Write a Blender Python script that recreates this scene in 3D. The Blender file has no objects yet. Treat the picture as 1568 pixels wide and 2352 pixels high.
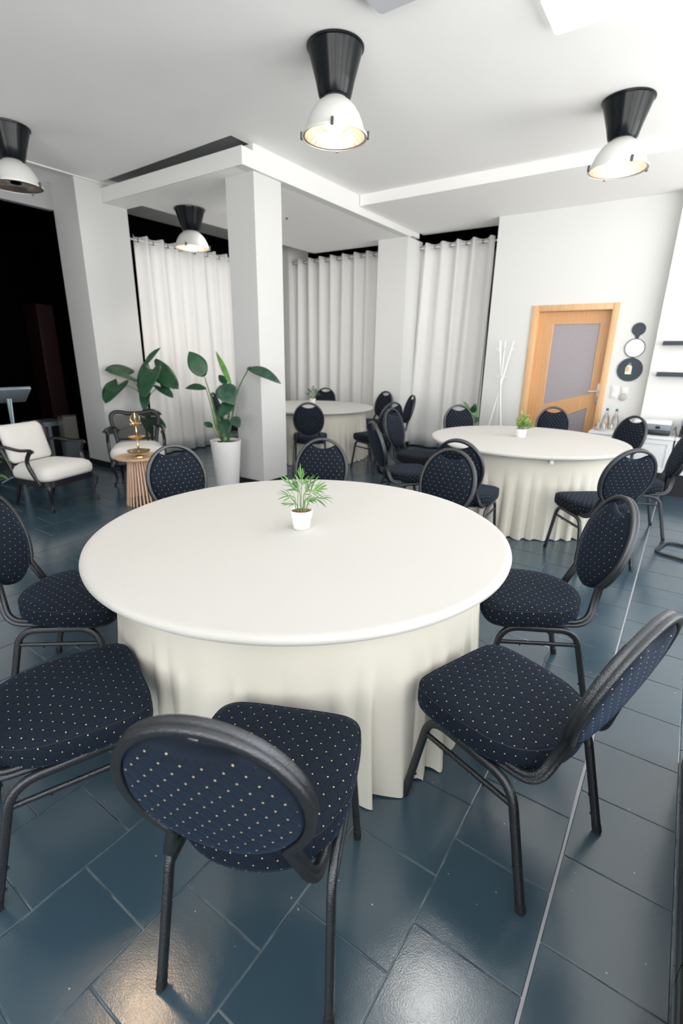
import bpy, bmesh, math, random
from mathutils import Vector, Matrix
random.seed(7)
S = bpy.context.scene
COL = S.collection
PI = math.pi

# ------------------------------------------------------------------ camera
CAM_Z = 1.52
FPX, PITCH, ROLL, YAW = 1117.28, 0.31405254, 0.01508937, 0.60155405
_cy, _sy, _cp, _sp = math.cos(YAW), math.sin(YAW), math.cos(PITCH), math.sin(PITCH)
FW = Vector((-_sy * _cp, _cy * _cp, -_sp))
_r = Vector((_cy, _sy, 0)); _u = _r.cross(FW)
RT = math.cos(ROLL) * _r + math.sin(ROLL) * _u
UP = -math.sin(ROLL) * _r + math.cos(ROLL) * _u
cd = bpy.data.cameras.new('camera'); cam = bpy.data.objects.new('camera', cd); COL.objects.link(cam)
m = Matrix((RT, UP, -FW)).transposed().to_4x4(); m.translation = (0, 0, CAM_Z); cam.matrix_world = m
cd.sensor_fit = 'VERTICAL'; cd.sensor_height = 36; cd.sensor_width = 24
cd.lens = FPX / 2352 * 36; cd.clip_start = 0.02; cd.clip_end = 100
cd.dof.use_dof = True; cd.dof.focus_distance = 1.75; cd.dof.aperture_fstop = 2.6
S.camera = cam

def at(px, py, d):
    """the point seen at a pixel, at depth d along the view axis"""
    return Vector((0, 0, CAM_Z)) + d * (FW + RT * ((px - 784) / FPX) - UP * ((py - 1176) / FPX))

# ------------------------------------------------------------------ sky, window daylight, exposure
W = bpy.data.worlds.new('sky'); S.world = W; W.use_nodes = True
wn = W.node_tree; wn.nodes.clear()
wo = wn.nodes.new('ShaderNodeOutputWorld'); wb = wn.nodes.new('ShaderNodeBackground')
wt = wn.nodes.new('ShaderNodeTexCoord'); wx = wn.nodes.new('ShaderNodeSeparateXYZ'); wr = wn.nodes.new('ShaderNodeValToRGB')
wn.links.new(wt.outputs['Generated'], wx.inputs[0]); wn.links.new(wx.outputs['Z'], wr.inputs[0])
wr.color_ramp.elements[0].position = 0.0; wr.color_ramp.elements[0].color = (0.98, 0.97, 0.94, 1)
wr.color_ramp.elements[1].position = 0.25; wr.color_ramp.elements[1].color = (0.47, 0.49, 0.505, 1)
wn.links.new(wr.outputs[0], wb.inputs[0]); wb.inputs[1].default_value = 3.6
wn.links.new(wb.outputs[0], wo.inputs[0])
WINDOWS_RIGHT = [(-3.3, -1.2), (-0.9, 1.2), (1.5, 3.6), (3.9, 6.6)]      # y spans in the wall x = WX
WINDOWS_BACK = [(-1.8, 0.1), (0.4, 2.2)]                   # x spans in the wall y = WY
WX, WY, WZ0, WZ1 = 2.5, -3.6, 0.45, 3.2
def portal(name, loc, rot, sx, sy):
    l = bpy.data.lights.new(name, 'AREA'); l.shape = 'RECTANGLE'; l.size = sx; l.size_y = sy
    l.cycles.is_portal = True
    o = bpy.data.objects.new(name, l); COL.objects.link(o); o.location = loc; o.rotation_euler = rot
for a, b in WINDOWS_RIGHT:
    portal('window_light', (WX + 0.05, (a + b) / 2, (WZ0 + WZ1) / 2), (PI / 2, 0, PI / 2), b - a, WZ1 - WZ0)
for a, b in WINDOWS_BACK:
    portal('window_light', ((a + b) / 2, WY - 0.05, (WZ0 + WZ1) / 2), (PI / 2, 0, 0), b - a, WZ1 - WZ0)
S.view_settings.view_transform = 'Standard'; S.view_settings.look = 'None'
S.view_settings.gamma = 1; S.view_settings.use_curve_mapping = False
S.view_settings.exposure = 1.36
S.cycles.max_bounces = 10; S.cycles.diffuse_bounces = 6; S.cycles.glossy_bounces = 5
S.cycles.transmission_bounces = 8; S.cycles.sample_clamp_indirect = 8
S.cycles.caustics_reflective = False; S.cycles.caustics_refractive = False

# ------------------------------------------------------------------ materials
def mat(name, col, rough=0.5, metal=0.0, **k):
    m = bpy.data.materials.new(name); m.use_nodes = True
    b = m.node_tree.nodes['Principled BSDF']
    b.inputs['Base Color'].default_value = (*col, 1); b.inputs['Roughness'].default_value = rough
    b.inputs['Metallic'].default_value = metal
    for kk, v in k.items(): b.inputs[kk].default_value = v
    return m
def nodes(m): return m.node_tree, m.node_tree.nodes['Principled BSDF']
def nn(t, typ, **k):
    n = t.nodes.new(typ)
    for a, v in k.items(): setattr(n, a, v)
    return n
def mth(t, op, a, b=None, c=None):
    n = t.nodes.new('ShaderNodeMath'); n.operation = op
    for i, v in enumerate((a, b, c)):
        if v is None: continue
        if isinstance(v, (int, float)): n.inputs[i].default_value = v
        else: t.links.new(v, n.inputs[i])
    return n.outputs[0]
def noise(t, scale, detail=2, vec=None, stretch=None, rough=0.5):
    n = nn(t, 'ShaderNodeTexNoise'); n.inputs['Scale'].default_value = scale; n.inputs['Detail'].default_value = detail
    n.inputs['Roughness'].default_value = rough
    tc = nn(t, 'ShaderNodeTexCoord'); src = tc.outputs[vec or 'Object']
    if stretch:
        mp = nn(t, 'ShaderNodeMapping'); mp.inputs['Scale'].default_value = stretch
        t.links.new(src, mp.inputs[0]); src = mp.outputs[0]
    t.links.new(src, n.inputs['Vector']); return n.outputs[0]
def bump(m, h, strength=0.2, dist=0.002):
    t, b = nodes(m); n = nn(t, 'ShaderNodeBump'); n.inputs['Strength'].default_value = strength; n.inputs['Distance'].default_value = dist
    t.links.new(h, n.inputs['Height']); t.links.new(n.outputs[0], b.inputs['Normal'])
def ramp(m, f, c0, c1, p0=0.3, p1=0.7, sock='Base Color'):
    t, b = nodes(m); r = nn(t, 'ShaderNodeValToRGB')
    r.color_ramp.elements[0].position = p0; r.color_ramp.elements[0].color = (*c0, 1)
    r.color_ramp.elements[1].position = p1; r.color_ramp.elements[1].color = (*c1, 1)
    t.links.new(f, r.inputs[0]); t.links.new(r.outputs[0], b.inputs[sock]); return r

M = {}
M['wall'] = mat('white_plaster', (0.74, 0.74, 0.73), 0.75)
bump(M['wall'], noise(M['wall'].node_tree, 9, 4, stretch=(1, 1, 0.25)), 0.35, 0.004)
M['pier'] = mat('white_brushed_plaster', (0.61, 0.61, 0.605), 0.7)
bump(M['pier'], noise(M['pier'].node_tree, 26, 3, stretch=(1, 1, 0.06)), 0.5, 0.004)
M['ceiling'] = mat('ceiling_paint', (0.92, 0.915, 0.905), 0.85)
bump(M['ceiling'], noise(M['ceiling'].node_tree, 3.2, 5), 0.4, 0.012)
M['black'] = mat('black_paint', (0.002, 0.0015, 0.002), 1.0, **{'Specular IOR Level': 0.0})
M['shadegrey'] = mat('shade_grey_plaster', (0.36, 0.365, 0.37), 0.9)  # grey standing for shade, in the slot above the slab and on the lintel
M['skirting'] = mat('black_tile_skirting', (0.010, 0.012, 0.016), 0.35)
M['grout'] = mat('grout', (0.13, 0.16, 0.19), 0.4)
ramp(M['grout'], noise(M['grout'].node_tree, 14, 3), (0.04, 0.065, 0.085), (0.20, 0.24, 0.28), 0.35, 0.65)
mt = M['tile'] = mat('dark_slate_blue_tile', (0.02, 0.045, 0.062), 0.17)
t, b = nodes(mt)
tc = nn(t, 'ShaderNodeTexCoord'); oi = nn(t, 'ShaderNodeObjectInfo'); geo = nn(t, 'ShaderNodeNewGeometry')
mx = nn(t, 'ShaderNodeMix', data_type='RGBA'); mx.inputs['A'].default_value = (0.031, 0.062, 0.088, 1); mx.inputs['B'].default_value = (0.042, 0.078, 0.106, 1)
n1 = nn(t, 'ShaderNodeTexNoise'); n1.inputs['Scale'].default_value = 2.3; n1.inputs['Detail'].default_value = 5
t.links.new(geo.outputs['Position'], n1.inputs['Vector'])
f = mth(t, 'ADD', mth(t, 'MULTIPLY', oi.outputs['Random'], 0.4), mth(t, 'MULTIPLY', n1.outputs[0], 0.8))
t.links.new(f, mx.inputs['Factor']); 
# pale specks and scratches
n3 = nn(t, 'ShaderNodeTexNoise'); n3.inputs['Scale'].default_value = 60; n3.inputs['Detail'].default_value = 1
t.links.new(geo.outputs['Position'], n3.inputs['Vector'])
sp = mth(t, 'GREATER_THAN', n3.outputs[0], 0.795)
mx2 = nn(t, 'ShaderNodeMix', data_type='RGBA'); mx2.inputs['B'].default_value = (0.30, 0.33, 0.34, 1)
t.links.new(sp, mx2.inputs['Factor']); t.links.new(mx.outputs['Result'], mx2.inputs['A']); t.links.new(mx2.outputs['Result'], b.inputs['Base Color'])
n2 = nn(t, 'ShaderNodeTexNoise'); n2.inputs['Scale'].default_value = 230; n2.inputs['Detail'].default_value = 2
t.links.new(geo.outputs['Position'], n2.inputs['Vector'])
n4 = nn(t, 'ShaderNodeTexNoise'); n4.inputs['Scale'].default_value = 9; n4.inputs['Detail'].default_value = 2
t.links.new(geo.outputs['Position'], n4.inputs['Vector'])
bp = nn(t, 'ShaderNodeBump'); bp.inputs['Strength'].default_value = 0.36; bp.inputs['Distance'].default_value = 0.0012
t.links.new(mth(t, 'ADD', mth(t, 'MULTIPLY', n2.outputs[0], 0.42), mth(t, 'MULTIPLY', n4.outputs[0], 1.6)), bp.inputs['Height'])
t.links.new(bp.outputs[0], b.inputs['Normal'])
r = nn(t, 'ShaderNodeMapRange'); r.inputs['To Min'].default_value = 0.12; r.inputs['To Max'].default_value = 0.26
t.links.new(n1.outputs[0], r.inputs[0]); t.links.new(r.outputs[0], b.inputs['Roughness'])
b.inputs['Specular IOR Level'].default_value = 0.62; b.inputs['IOR'].default_value = 1.68

def dotted_fabric(name, c_base, c_dot, c_line, sheen):
    m = mat(name, c_base, 0.85); t, b = nodes(m)
    uv = nn(t, 'ShaderNodeTexCoord'); sep = nn(t, 'ShaderNodeSeparateXYZ'); t.links.new(uv.outputs['UV'], sep.inputs[0])
    u = mth(t, 'DIVIDE', sep.outputs[0], 0.040); v = mth(t, 'DIVIDE', sep.outputs[1], 0.052)
    def lattice(o):
        fu = mth(t, 'SUBTRACT', mth(t, 'FRACT', mth(t, 'ADD', u, o + 20)), 0.5); fv = mth(t, 'SUBTRACT', mth(t, 'FRACT', mth(t, 'ADD', v, o + 20)), 0.5)
        du = mth(t, 'ABSOLUTE', mth(t, 'MULTIPLY', fu, 0.040)); dv = mth(t, 'ABSOLUTE', mth(t, 'MULTIPLY', fv, 0.052))
        return mth(t, 'LESS_THAN', mth(t, 'MAXIMUM', du, dv), 0.0017)
    dot = mth(t, 'MAXIMUM', lattice(0.5), lattice(0.0))
    a = mth(t, 'ABSOLUTE', mth(t, 'SUBTRACT', mth(t, 'FRACT', mth(t, 'ADD', mth(t, 'ADD', u, v), 20.5)), 0.5))
    c = mth(t, 'ABSOLUTE', mth(t, 'SUBTRACT', mth(t, 'FRACT', mth(t, 'ADD', mth(t, 'SUBTRACT', u, v), 20.5)), 0.5))
    d = mth(t, 'MINIMUM', a, c)
    line = mth(t, 'LESS_THAN', d, 0.028)
    m1 = nn(t, 'ShaderNodeMix', data_type='RGBA'); m1.inputs['A'].default_value = (*c_base, 1); m1.inputs['B'].default_value = (*c_line, 1)
    t.links.new(line, m1.inputs['Factor'])
    m2 = nn(t, 'ShaderNodeMix', data_type='RGBA'); m2.inputs['B'].default_value = (*c_dot, 1)
    t.links.new(dot, m2.inputs['Factor']); t.links.new(m1.outputs['Result'], m2.inputs['A']); t.links.new(m2.outputs['Result'], b.inputs['Base Color'])
    b.inputs['Sheen Weight'].default_value = sheen; b.inputs['Sheen Roughness'].default_value = 0.4
    b.inputs['Sheen Tint'].default_value = (0.25, 0.5, 1, 1); b.inputs['Specular IOR Level'].default_value = 0.25
    wv = mth(t, 'SINE', mth(t, 'MULTIPLY', sep.outputs[1], 2100))
    h = mth(t, 'ADD', mth(t, 'SMOOTH_MIN', mth(t, 'MULTIPLY', d, 6), 1.0, 0.3), mth(t, 'MULTIPLY', wv, 0.10))
    bump(m, h, 0.55, 0.0016)
    return m
M['fabric'] = dotted_fabric('navy_dotted_fabric', (0.0034, 0.0082, 0.0175), (0.60, 0.51, 0.33), (0.0012, 0.003, 0.0075), 0.07)
M['frame'] = mat('hammered_gunmetal', (0.075, 0.080, 0.088), 0.27, 0.85)
vv = nn(M['frame'].node_tree, 'ShaderNodeTexVoronoi'); vv.inputs['Scale'].default_value = 420
_t = nn(M['frame'].node_tree, 'ShaderNodeTexCoord'); M['frame'].node_tree.links.new(_t.outputs['Object'], vv.inputs['Vector'])
bump(M['frame'], vv.outputs['Distance'], 0.6, 0.0014)
M['rubber'] = mat('black_rubber', (0.012, 0.012, 0.014), 0.6)
M['cloth'] = mat('cream_stretch_cloth', (0.53, 0.519, 0.497), 0.8, **{'Sheen Weight': 0.15})
bump(M['cloth'], noise(M['cloth'].node_tree, 700, 1), 0.12, 0.0006)
M['skirt'] = mat('ivory_skirt_cloth', (0.72, 0.685, 0.60), 0.85, **{'Sheen Weight': 0.1})
M['curtain'] = mat('white_blackout_curtain', (0.82, 0.81, 0.80), 0.8)
bump(M['curtain'], noise(M['curtain'].node_tree, 300, 2), 0.1, 0.001)
M['steel'] = mat('dark_grommet', (0.10, 0.10, 0.11), 0.3, 0.9)
M['lampblack'] = mat('gloss_black_enamel', (0.004, 0.007, 0.009), 0.22, 0.0, **{'Specular IOR Level': 0.22})
ramp(M['lampblack'], noise(M['lampblack'].node_tree, 38, 2), (0.004, 0.006, 0.008), (0.25, 0.25, 0.25), 0.80, 0.84)
M['bell'] = mat('sandblasted_aluminium', (0.66, 0.66, 0.65), 0.55, 0.25)
bump(M['bell'], noise(M['bell'].node_tree, 400, 2), 0.3, 0.001)
M['mirrorin'] = mat('faceted_reflector', (0.90, 0.82, 0.76), 0.30, 0.8)
M['socket'] = mat('grey_socket', (0.30, 0.30, 0.31), 0.4, 0.6)
M['bulb'] = mat('lamp_glow', (1, 1, 1), 0.4)
_b = nodes(M['bulb'])[1]; _b.inputs['Emission Color'].default_value = (1, 0.78, 0.55, 1); _b.inputs['Emission Strength'].default_value = 9
M['bulboff'] = mat('frosted_bulb', (0.8, 0.8, 0.8), 0.3)
M['panel'] = mat('panel_glow', (1, 1, 1), 0.5)
_b = nodes(M['panel'])[1]; _b.inputs['Emission Color'].default_value = (1, 0.97, 0.92, 1); _b.inputs['Emission Strength'].default_value = 2.2
M['paneloff'] = mat('panel_dark', (0.55, 0.56, 0.60), 0.4)
M['glass'] = mat('clear_glass', (1, 1, 1), 0.02, 0, **{'Transmission Weight': 1.0, 'IOR': 1.45})
M['whiteplastic'] = mat('white_plastic', (0.80, 0.80, 0.80), 0.35)
M['greyplastic'] = mat('grey_plastic', (0.19, 0.22, 0.26), 0.4)
M['blackplastic'] = mat('black_plastic', (0.012, 0.014, 0.018), 0.3)
M['lacquer'] = mat('white_lacquer', (0.78, 0.79, 0.81), 0.3)
M['pot'] = mat('matt_white_pot', (0.80, 0.79, 0.78), 0.45)
M['gloss'] = mat('glazed_white_pot', (0.86, 0.86, 0.85), 0.2)
M['soil'] = mat('brown_soil', (0.14, 0.06, 0.035), 0.95)
ramp(M['soil'], noise(M['soil'].node_tree, 260, 3), (0.06, 0.025, 0.015), (0.42, 0.20, 0.12), 0.35, 0.68)
M['darksoil'] = mat('dark_soil', (0.02, 0.02, 0.018), 0.95)
def wood(name, c0, c1, sc, st):
    m = mat(name, c0, 0.42); ramp(m, noise(m.node_tree, sc, 5, stretch=st), c0, c1, 0.3, 0.75)
    bump(m, noise(m.node_tree, sc * 2, 3, stretch=st), 0.1, 0.0006); return m
M['beech'] = wood('beech_veneer', (0.60, 0.32, 0.145), (0.71, 0.42, 0.21), 5, (14, 14, 0.6))
M['beechframe'] = wood('beech_frame', (0.68, 0.40, 0.20), (0.80, 0.52, 0.28), 5, (14, 14, 0.6))
M['oak'] = wood('pale_oak', (0.62, 0.38, 0.22), (0.74, 0.50, 0.32), 6, (12, 12, 0.8))
M['pine'] = wood('pinkish_pine', (0.66, 0.42, 0.29), (0.78, 0.55, 0.41), 6, (12, 12, 0.8))
M['frost'] = mat('frosted_glass', (0.36, 0.335, 0.36), 0.22, 0, **{'Transmission Weight': 0.25})
ramp(M['frost'], noise(M['frost'].node_tree, 90, 3), (0.42, 0.37, 0.41), (0.56, 0.52, 0.55), 0.3, 0.7)
bump(M['frost'], noise(M['frost'].node_tree, 160, 2), 0.5, 0.002)
M['slatewall'] = mat('dark_slate_metal', (0.028, 0.042, 0.058), 0.5)
M['mirror'] = mat('mirror', (0.9, 0.9, 0.9), 0.03, 1.0)
M['blackwood'] = mat('black_lacquered_wood', (0.010, 0.011, 0.015), 0.28)
M['cushion'] = mat('off_white_upholstery', (0.74, 0.71, 0.68), 0.9, **{'Sheen Weight': 0.2})
bump(M['cushion'], noise(M['cushion'].node_tree, 60, 3, stretch=(4, 0.4, 1)), 0.35, 0.004)
M['brass'] = mat('brass', (0.78, 0.55, 0.27), 0.2, 1.0)
M['darkbrass'] = mat('aged_brass', (0.42, 0.36, 0.18), 0.3, 1.0)
def leafmat(name, c0, c1, rough=0.4):
    m = mat(name, c0, rough); ramp(m, noise(m.node_tree, 14, 3), c0, c1, 0.3, 0.7); return m
M['leaf'] = leafmat('deep_green_leaf', (0.008, 0.045, 0.018), (0.018, 0.085, 0.035), 0.38)
M['leafgrey'] = leafmat('grey_green_leaf', (0.015, 0.055, 0.035), (0.045, 0.11, 0.07), 0.35)
M['leaflight'] = leafmat('light_green_leaf', (0.06, 0.17, 0.03), (0.14, 0.30, 0.08), 0.45)
M['palm'] = leafmat('palm_leaf', (0.045, 0.16, 0.03), (0.17, 0.35, 0.10), 0.5)
M['bush'] = leafmat('bush_leaf', (0.16, 0.30, 0.07), (0.36, 0.52, 0.17), 0.55)
M['stalk'] = leafmat('plant_stem', (0.10, 0.20, 0.06), (0.22, 0.32, 0.14), 0.5)
M['darkstalk'] = leafmat('dark_stem', (0.04, 0.09, 0.04), (0.07, 0.14, 0.06), 0.5)
M['redstalk'] = mat('russet_stem', (0.30, 0.10, 0.05), 0.6)
M['darkred'] = mat('dark_red_door', (0.012, 0.0008, 0.0015), 0.5)
M['teal'] = mat('teal_cap', (0.01, 0.13, 0.17), 0.4)
M['white'] = mat('white_powder_coat', (0.82, 0.82, 0.82), 0.4)
M['greymetal'] = mat('brushed_grey_metal', (0.30, 0.36, 0.40), 0.35, 0.6)
M['satin'] = mat('satin_nickel', (0.74, 0.72, 0.69), 0.4, 0.5)
M['paper'] = mat('paper_tag', (0.85, 0.84, 0.78), 0.7)
M['yellow'] = mat('amber_print', (0.75, 0.45, 0.12), 0.7)
M['denim'] = mat('grey_blue_canvas', (0.020, 0.026, 0.040), 0.95)

# ------------------------------------------------------------------ mesh helpers
class MB:
    def __init__(s): s.v = []; s.f = []; s.uv = None; s.plain = None
    def add(s, v, f):
        o = len(s.v); s.v += [tuple(p) for p in v]; s.f += [tuple(i + o for i in q) for q in f]; return s
    def box(s, x0, x1, y0, y1, z0, z1, bev=0.0, seg=2, mtx=None):
        bm = bmesh.new(); bmesh.ops.create_cube(bm, size=1)
        for v in bm.verts: v.co = Vector(((x0 + x1) / 2 + v.co.x * (x1 - x0), (y0 + y1) / 2 + v.co.y * (y1 - y0), (z0 + z1) / 2 + v.co.z * (z1 - z0)))
        if bev: bmesh.ops.bevel(bm, geom=bm.edges[:], offset=bev, segments=seg, profile=0.5, affect='EDGES')
        if mtx: bmesh.ops.transform(bm, matrix=mtx, verts=bm.verts[:])
        bm.verts.index_update()
        s.add([v.co.copy() for v in bm.verts], [[v.index for v in f.verts] for f in bm.faces]); bm.free(); return s
    def lathe(s, prof, n=32, c=(0, 0, 0), cap0=False, cap1=False):
        V = []; F = []
        for r, z in prof:
            for i in range(n):
                a = 2 * PI * i / n; V.append((c[0] + r * math.cos(a), c[1] + r * math.sin(a), c[2] + z))
        for j in range(len(prof) - 1):
            for i in range(n):
                k = (i + 1) % n; F.append((j * n + i, j * n + k, (j + 1) * n + k, (j + 1) * n + i))
        if cap0: F.append(tuple(reversed(range(n))))
        if cap1: F.append(tuple((len(prof) - 1) * n + i for i in range(n)))
        return s.add(V, F)
    def tube(s, pts, r=0.01, r2=None, n=8, closed=False, up=None, rs=None, cap=True, sq=1.0, prof=None):
        """sweep an ellipse (r across, r2 along the 'up' reference) down a path"""
        P = [Vector(p) for p in pts]; N = len(P); V = []; F = []
        r2 = r2 or r; ref = Vector(up) if up else None; prev = None
        for i in range(N):
            a = P[(i - 1) % N] if (closed or i > 0) else P[i]; b = P[(i + 1) % N] if (closed or i < N - 1) else P[i]
            t = (b - a)
            t = t.normalized() if t.length > 1e-9 else Vector((0, 0, 1))
            if ref is not None: u = ref - t * ref.dot(t)
            elif prev is None:
                h = Vector((0, 0, 1)) if abs(t.z) < 0.9 else Vector((1, 0, 0)); u = h - t * h.dot(t)
            else: u = prev - t * prev.dot(t)
            if u.length < 1e-6: u = t.orthogonal()
            u.normalize(); prev = u; w = t.cross(u); q = rs[i] if rs else 1
            if prof:
                for pu, pw in prof: V.append(P[i] + u * (r2 * q * pu) + w * (r * q * pw))
                continue
            for k in range(n):
                an = 2 * PI * (k + 0.5) / n; ca, sa = math.cos(an), math.sin(an)
                V.append(P[i] + u * (r2 * q * math.copysign(abs(ca) ** sq, ca)) + w * (r * q * math.copysign(abs(sa) ** sq, sa)))
        if prof: n = len(prof)
        L = N if closed else N - 1
        for j in range(L):
            for k in range(n):
                k2 = (k + 1) % n; j2 = (j + 1) % N; F.append((j * n + k, j * n + k2, j2 * n + k2, j2 * n + k))
        if not closed and cap: F.append(tuple(reversed(range(n)))); F.append(tuple((N - 1) * n + k for k in range(n)))
        return s.add(V, F)
    def prism(s, poly, d0, d1, axis='y'):
        """extrude a 2d polygon; axis y: poly in (x,z), axis z: poly in (x,y)"""
        n = len(poly)
        g = (lambda p, d: (p[0], d, p[1])) if axis == 'y' else (lambda p, d: (p[0], p[1], d))
        V = [g(p, d0) for p in poly] + [g(p, d1) for p in poly]
        F = [tuple(range(n)), tuple(reversed(range(n, 2 * n)))] + [(i, n + i, n + (i + 1) % n, (i + 1) % n) for i in range(n)]
        return s.add(V, F)
    def move(s, mtx): s.v = [tuple(mtx @ Vector(p)) for p in s.v]; return s
    def build(s, name, material, parent=None, smooth=True, ang=40, loc=None, label=None, kind=None):
        me = bpy.data.meshes.new(name); me.from_pydata(s.v, [], s.f)
        bm = bmesh.new(); bm.from_mesh(me); bmesh.ops.recalc_face_normals(bm, faces=bm.faces[:]); bm.to_mesh(me); bm.free()
        if s.uv:
            l = me.uv_layers.new(name='UVMap')
            for lp in me.loops: l.data[lp.index].uv = s.uv[lp.vertex_index]
            for q in me.polygons:
                if s.plain and s.plain[0] <= q.index < s.plain[1]:
                    for li in q.loop_indices: l.data[li].uv = (0.0105, 0.0)
        if smooth:
            me.shade_smooth(); me.set_sharp_from_angle(angle=math.radians(ang))
        me.materials.append(material)
        o = bpy.data.objects.new(name, me); COL.objects.link(o)
        if parent: o.parent = parent
        if loc: o.location = loc
        if label: o['label'] = label
        if kind: o['kind'] = kind
        return o
def tag(o, label, cat, group=None):
    o['label'] = label; o['category'] = cat
    if group: o['group'] = group
    return o
def thing(name, label, cat, loc=(0, 0, 0), rz=0, group=None):
    o = bpy.data.objects.new(name, None); COL.objects.link(o); o.empty_display_size = 0.1
    o.location = loc; o.rotation_euler = (0, 0, rz); return tag(o, label, cat, group)
def struct(name, mb, m, parent=None, smooth=False, label=None):
    o = mb.build(name, m, parent, smooth=smooth)
    if not parent: o['kind'] = 'structure'
    if label: o['label'] = label
    return o
KIDS = {}
def dup(o, parent=None):
    c = o.copy(); COL.objects.link(c)
    if parent: c.parent = parent
    for ch in list(o.children): dup(ch, c)
    return c
def arc2(cx, cy, r, a0, a1, n=6):
    return [(cx + r * math.cos(math.radians(a0 + (a1 - a0) * i / n)), cy + r * math.sin(math.radians(a0 + (a1 - a0) * i / n))) for i in range(n + 1)]
def fillet(pts, r, n=5):
    """round the inner corners of a polyline"""
    P = [Vector(p) for p in pts]; out = [P[0]]
    for i in range(1, len(P) - 1):
        a = (P[i - 1] - P[i]); b = (P[i + 1] - P[i]); rr = min(r, a.length * 0.49, b.length * 0.49)
        p0 = P[i] + a.normalized() * rr; p1 = P[i] + b.normalized() * rr
        for k in range(n + 1):
            s = k / n; out.append((1 - s) ** 2 * p0 + 2 * s * (1 - s) * P[i] + s * s * p1)
    out.append(P[-1]); return out
def crom(P, n=6, closed=False):
    P = [Vector(p) for p in P]; N = len(P); out = []
    for i in range(N if closed else N - 1):
        if closed: a, b, c, d = P[i - 1], P[i], P[(i + 1) % N], P[(i + 2) % N]
        else: a, b, c, d = P[max(i - 1, 0)], P[i], P[i + 1], P[min(i + 2, N - 1)]
        for k in range(n):
            t = k / n; out.append(0.5 * ((2 * b) + (c - a) * t + (2 * a - 5 * b + 4 * c - d) * t * t + (3 * b - a - 3 * c + d) * t ** 3))
    if not closed: out.append(P[-1])
    return out

# ------------------------------------------------------------------ the room
ZC, ZL, ZS = 3.42, 3.30, 3.21          # main ceiling, lowered strip by the door wall, slab over the column
floor = struct('floor', MB().box(-8.6, WX + 0.25, WY - 0.25, 8.8, -0.12, -0.0028), M['grout'])
# tiles: 30 cm squares in strips along y, each strip shifted by half a tile
G = 0.0038
def tile_mb(cx=0.0, cy=0.0, w=0.30 - G, l=0.3012 - G):
    a, c, e = w / 2, l / 2, 0.0022
    V = [(cx + sx * a, cy + sy * c, z) for z in (-0.008, -0.0009) for sx, sy in ((-1, -1), (1, -1), (1, 1), (-1, 1))]
    V += [(cx + sx * (a - e), cy + sy * (c - e), 0) for sx, sy in ((-1, -1), (1, -1), (1, 1), (-1, 1))]
    F = [(8, 9, 10, 11)] + [(i, (i + 1) % 4, 4 + (i + 1) % 4, 4 + i) for i in range(4)] + [(4 + i, 4 + (i + 1) % 4, 8 + (i + 1) % 4, 8 + i) for i in range(4)]
    return V, F
cells = []
for i in range(-22, 8):
    x0 = -0.0537 + 0.30 * i + (0.0022 if i >= 0 else -0.0022)
    off = 0.157 if (i % 2 == 0) else 0.004
    for j in range(-11, 28):
        cx, cy = x0 + 0.15, off + 0.3012 * j + 0.1506
        if cy > 8.6 or cx > 2.4: continue
        q = Vector((cx, cy, -CAM_Z)); zc = q.dot(FW)
        vis = False
        if zc > 0.3:
            px, py = 784 + FPX * q.dot(RT) / zc, 1176 - FPX * q.dot(UP) / zc
            vis = -120 < px < 1690 and -100 < py < 2520
            hid = (cx + 1.33) ** 2 + (cy - 1.63) ** 2 < 0.45 or (cx + 1.21) ** 2 + (cy - 4.95) ** 2 < 0.45
            vis = vis and not hid
        cells.append((0 if vis else 1, q.length, cx, cy))
cells.sort()
base_t = None; rest = MB()
for k, (nv, d, cx, cy) in enumerate(cells):
    if k < 300 and not nv:
        if base_t is None:
            tm = MB(); tm.add(*tile_mb()); base_t = tm.build('floor_tile', M['tile'], floor, smooth=False); o = base_t
        else:
            o = base_t.copy(); COL.objects.link(o); o.parent = floor
        o.location = (cx, cy, 0)
        o.rotation_euler = (math.radians(random.uniform(-.13, .13)), math.radians(random.uniform(-.13, .13)), 0)
    else: rest.add(*tile_mb(cx, cy))
MB().box(-0.0600, -0.0478, -1.0, 7.0, -0.004, -0.0013).build('grout_joint', mat('pale_grout', (0.34, 0.34, 0.38), 0.4), floor, smooth=False)
rest.build('floor_tiles', M['tile'], floor, smooth=False, kind='stuff')

c = MB().box(-3.90, WX + 0.25, WY - 0.25, 5.9, ZC, ZC + 0.2); c.box(-3.84, WX + 0.25, 5.9, 7.74, ZL, ZC + 0.2)
c.prism([(-8.6, WY - 0.25), (-3.90, WY - 0.25), (-3.90, 3.785), (-6.22, 3.862), (-8.6, 3.86)], ZC, ZC + 0.2, 'z'); c.box(-8.6, -6.22, 3.86, 8.8, ZC, ZC + 0.2)
struct('ceiling', c, M['ceiling'])
struct('ceiling_void', MB().box(-6.22, -3.9, 3.7, 7.6, ZC + 0.06, ZC + 0.15), M['shadegrey'])  # the slot's shade is put into this grey
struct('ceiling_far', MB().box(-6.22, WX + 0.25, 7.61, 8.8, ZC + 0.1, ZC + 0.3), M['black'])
# lowered slab over the column with its taller fascia towards the room
s_ = MB().box(-5.91, -3.97, 3.88, 7.62, ZS, ZS + 0.15); s_.box(-6.22, -5.91, 3.88, 4.195, ZS, ZS + 0.15)
slab = struct('ceiling_slab', s_, M['ceiling'])
f_ = MB().box(-3.97, -3.85, 3.88, 7.36, ZS, ZS + 0.15); f_.box(-4.0, -3.85, 4.02, 7.36, ZS + 0.15, ZC)
f_.box(-4.0, -3.85, 7.36, 7.62, ZS + .02, ZC)
fs = f_.build('fascia', M['wall'], slab, smooth=False)
f2 = MB().box(-6.22, -3.85, 3.868, 3.88, ZS - 0.001, ZS + 0.152)
f2.build('fascia', M['wall'], slab, smooth=False)
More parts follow.
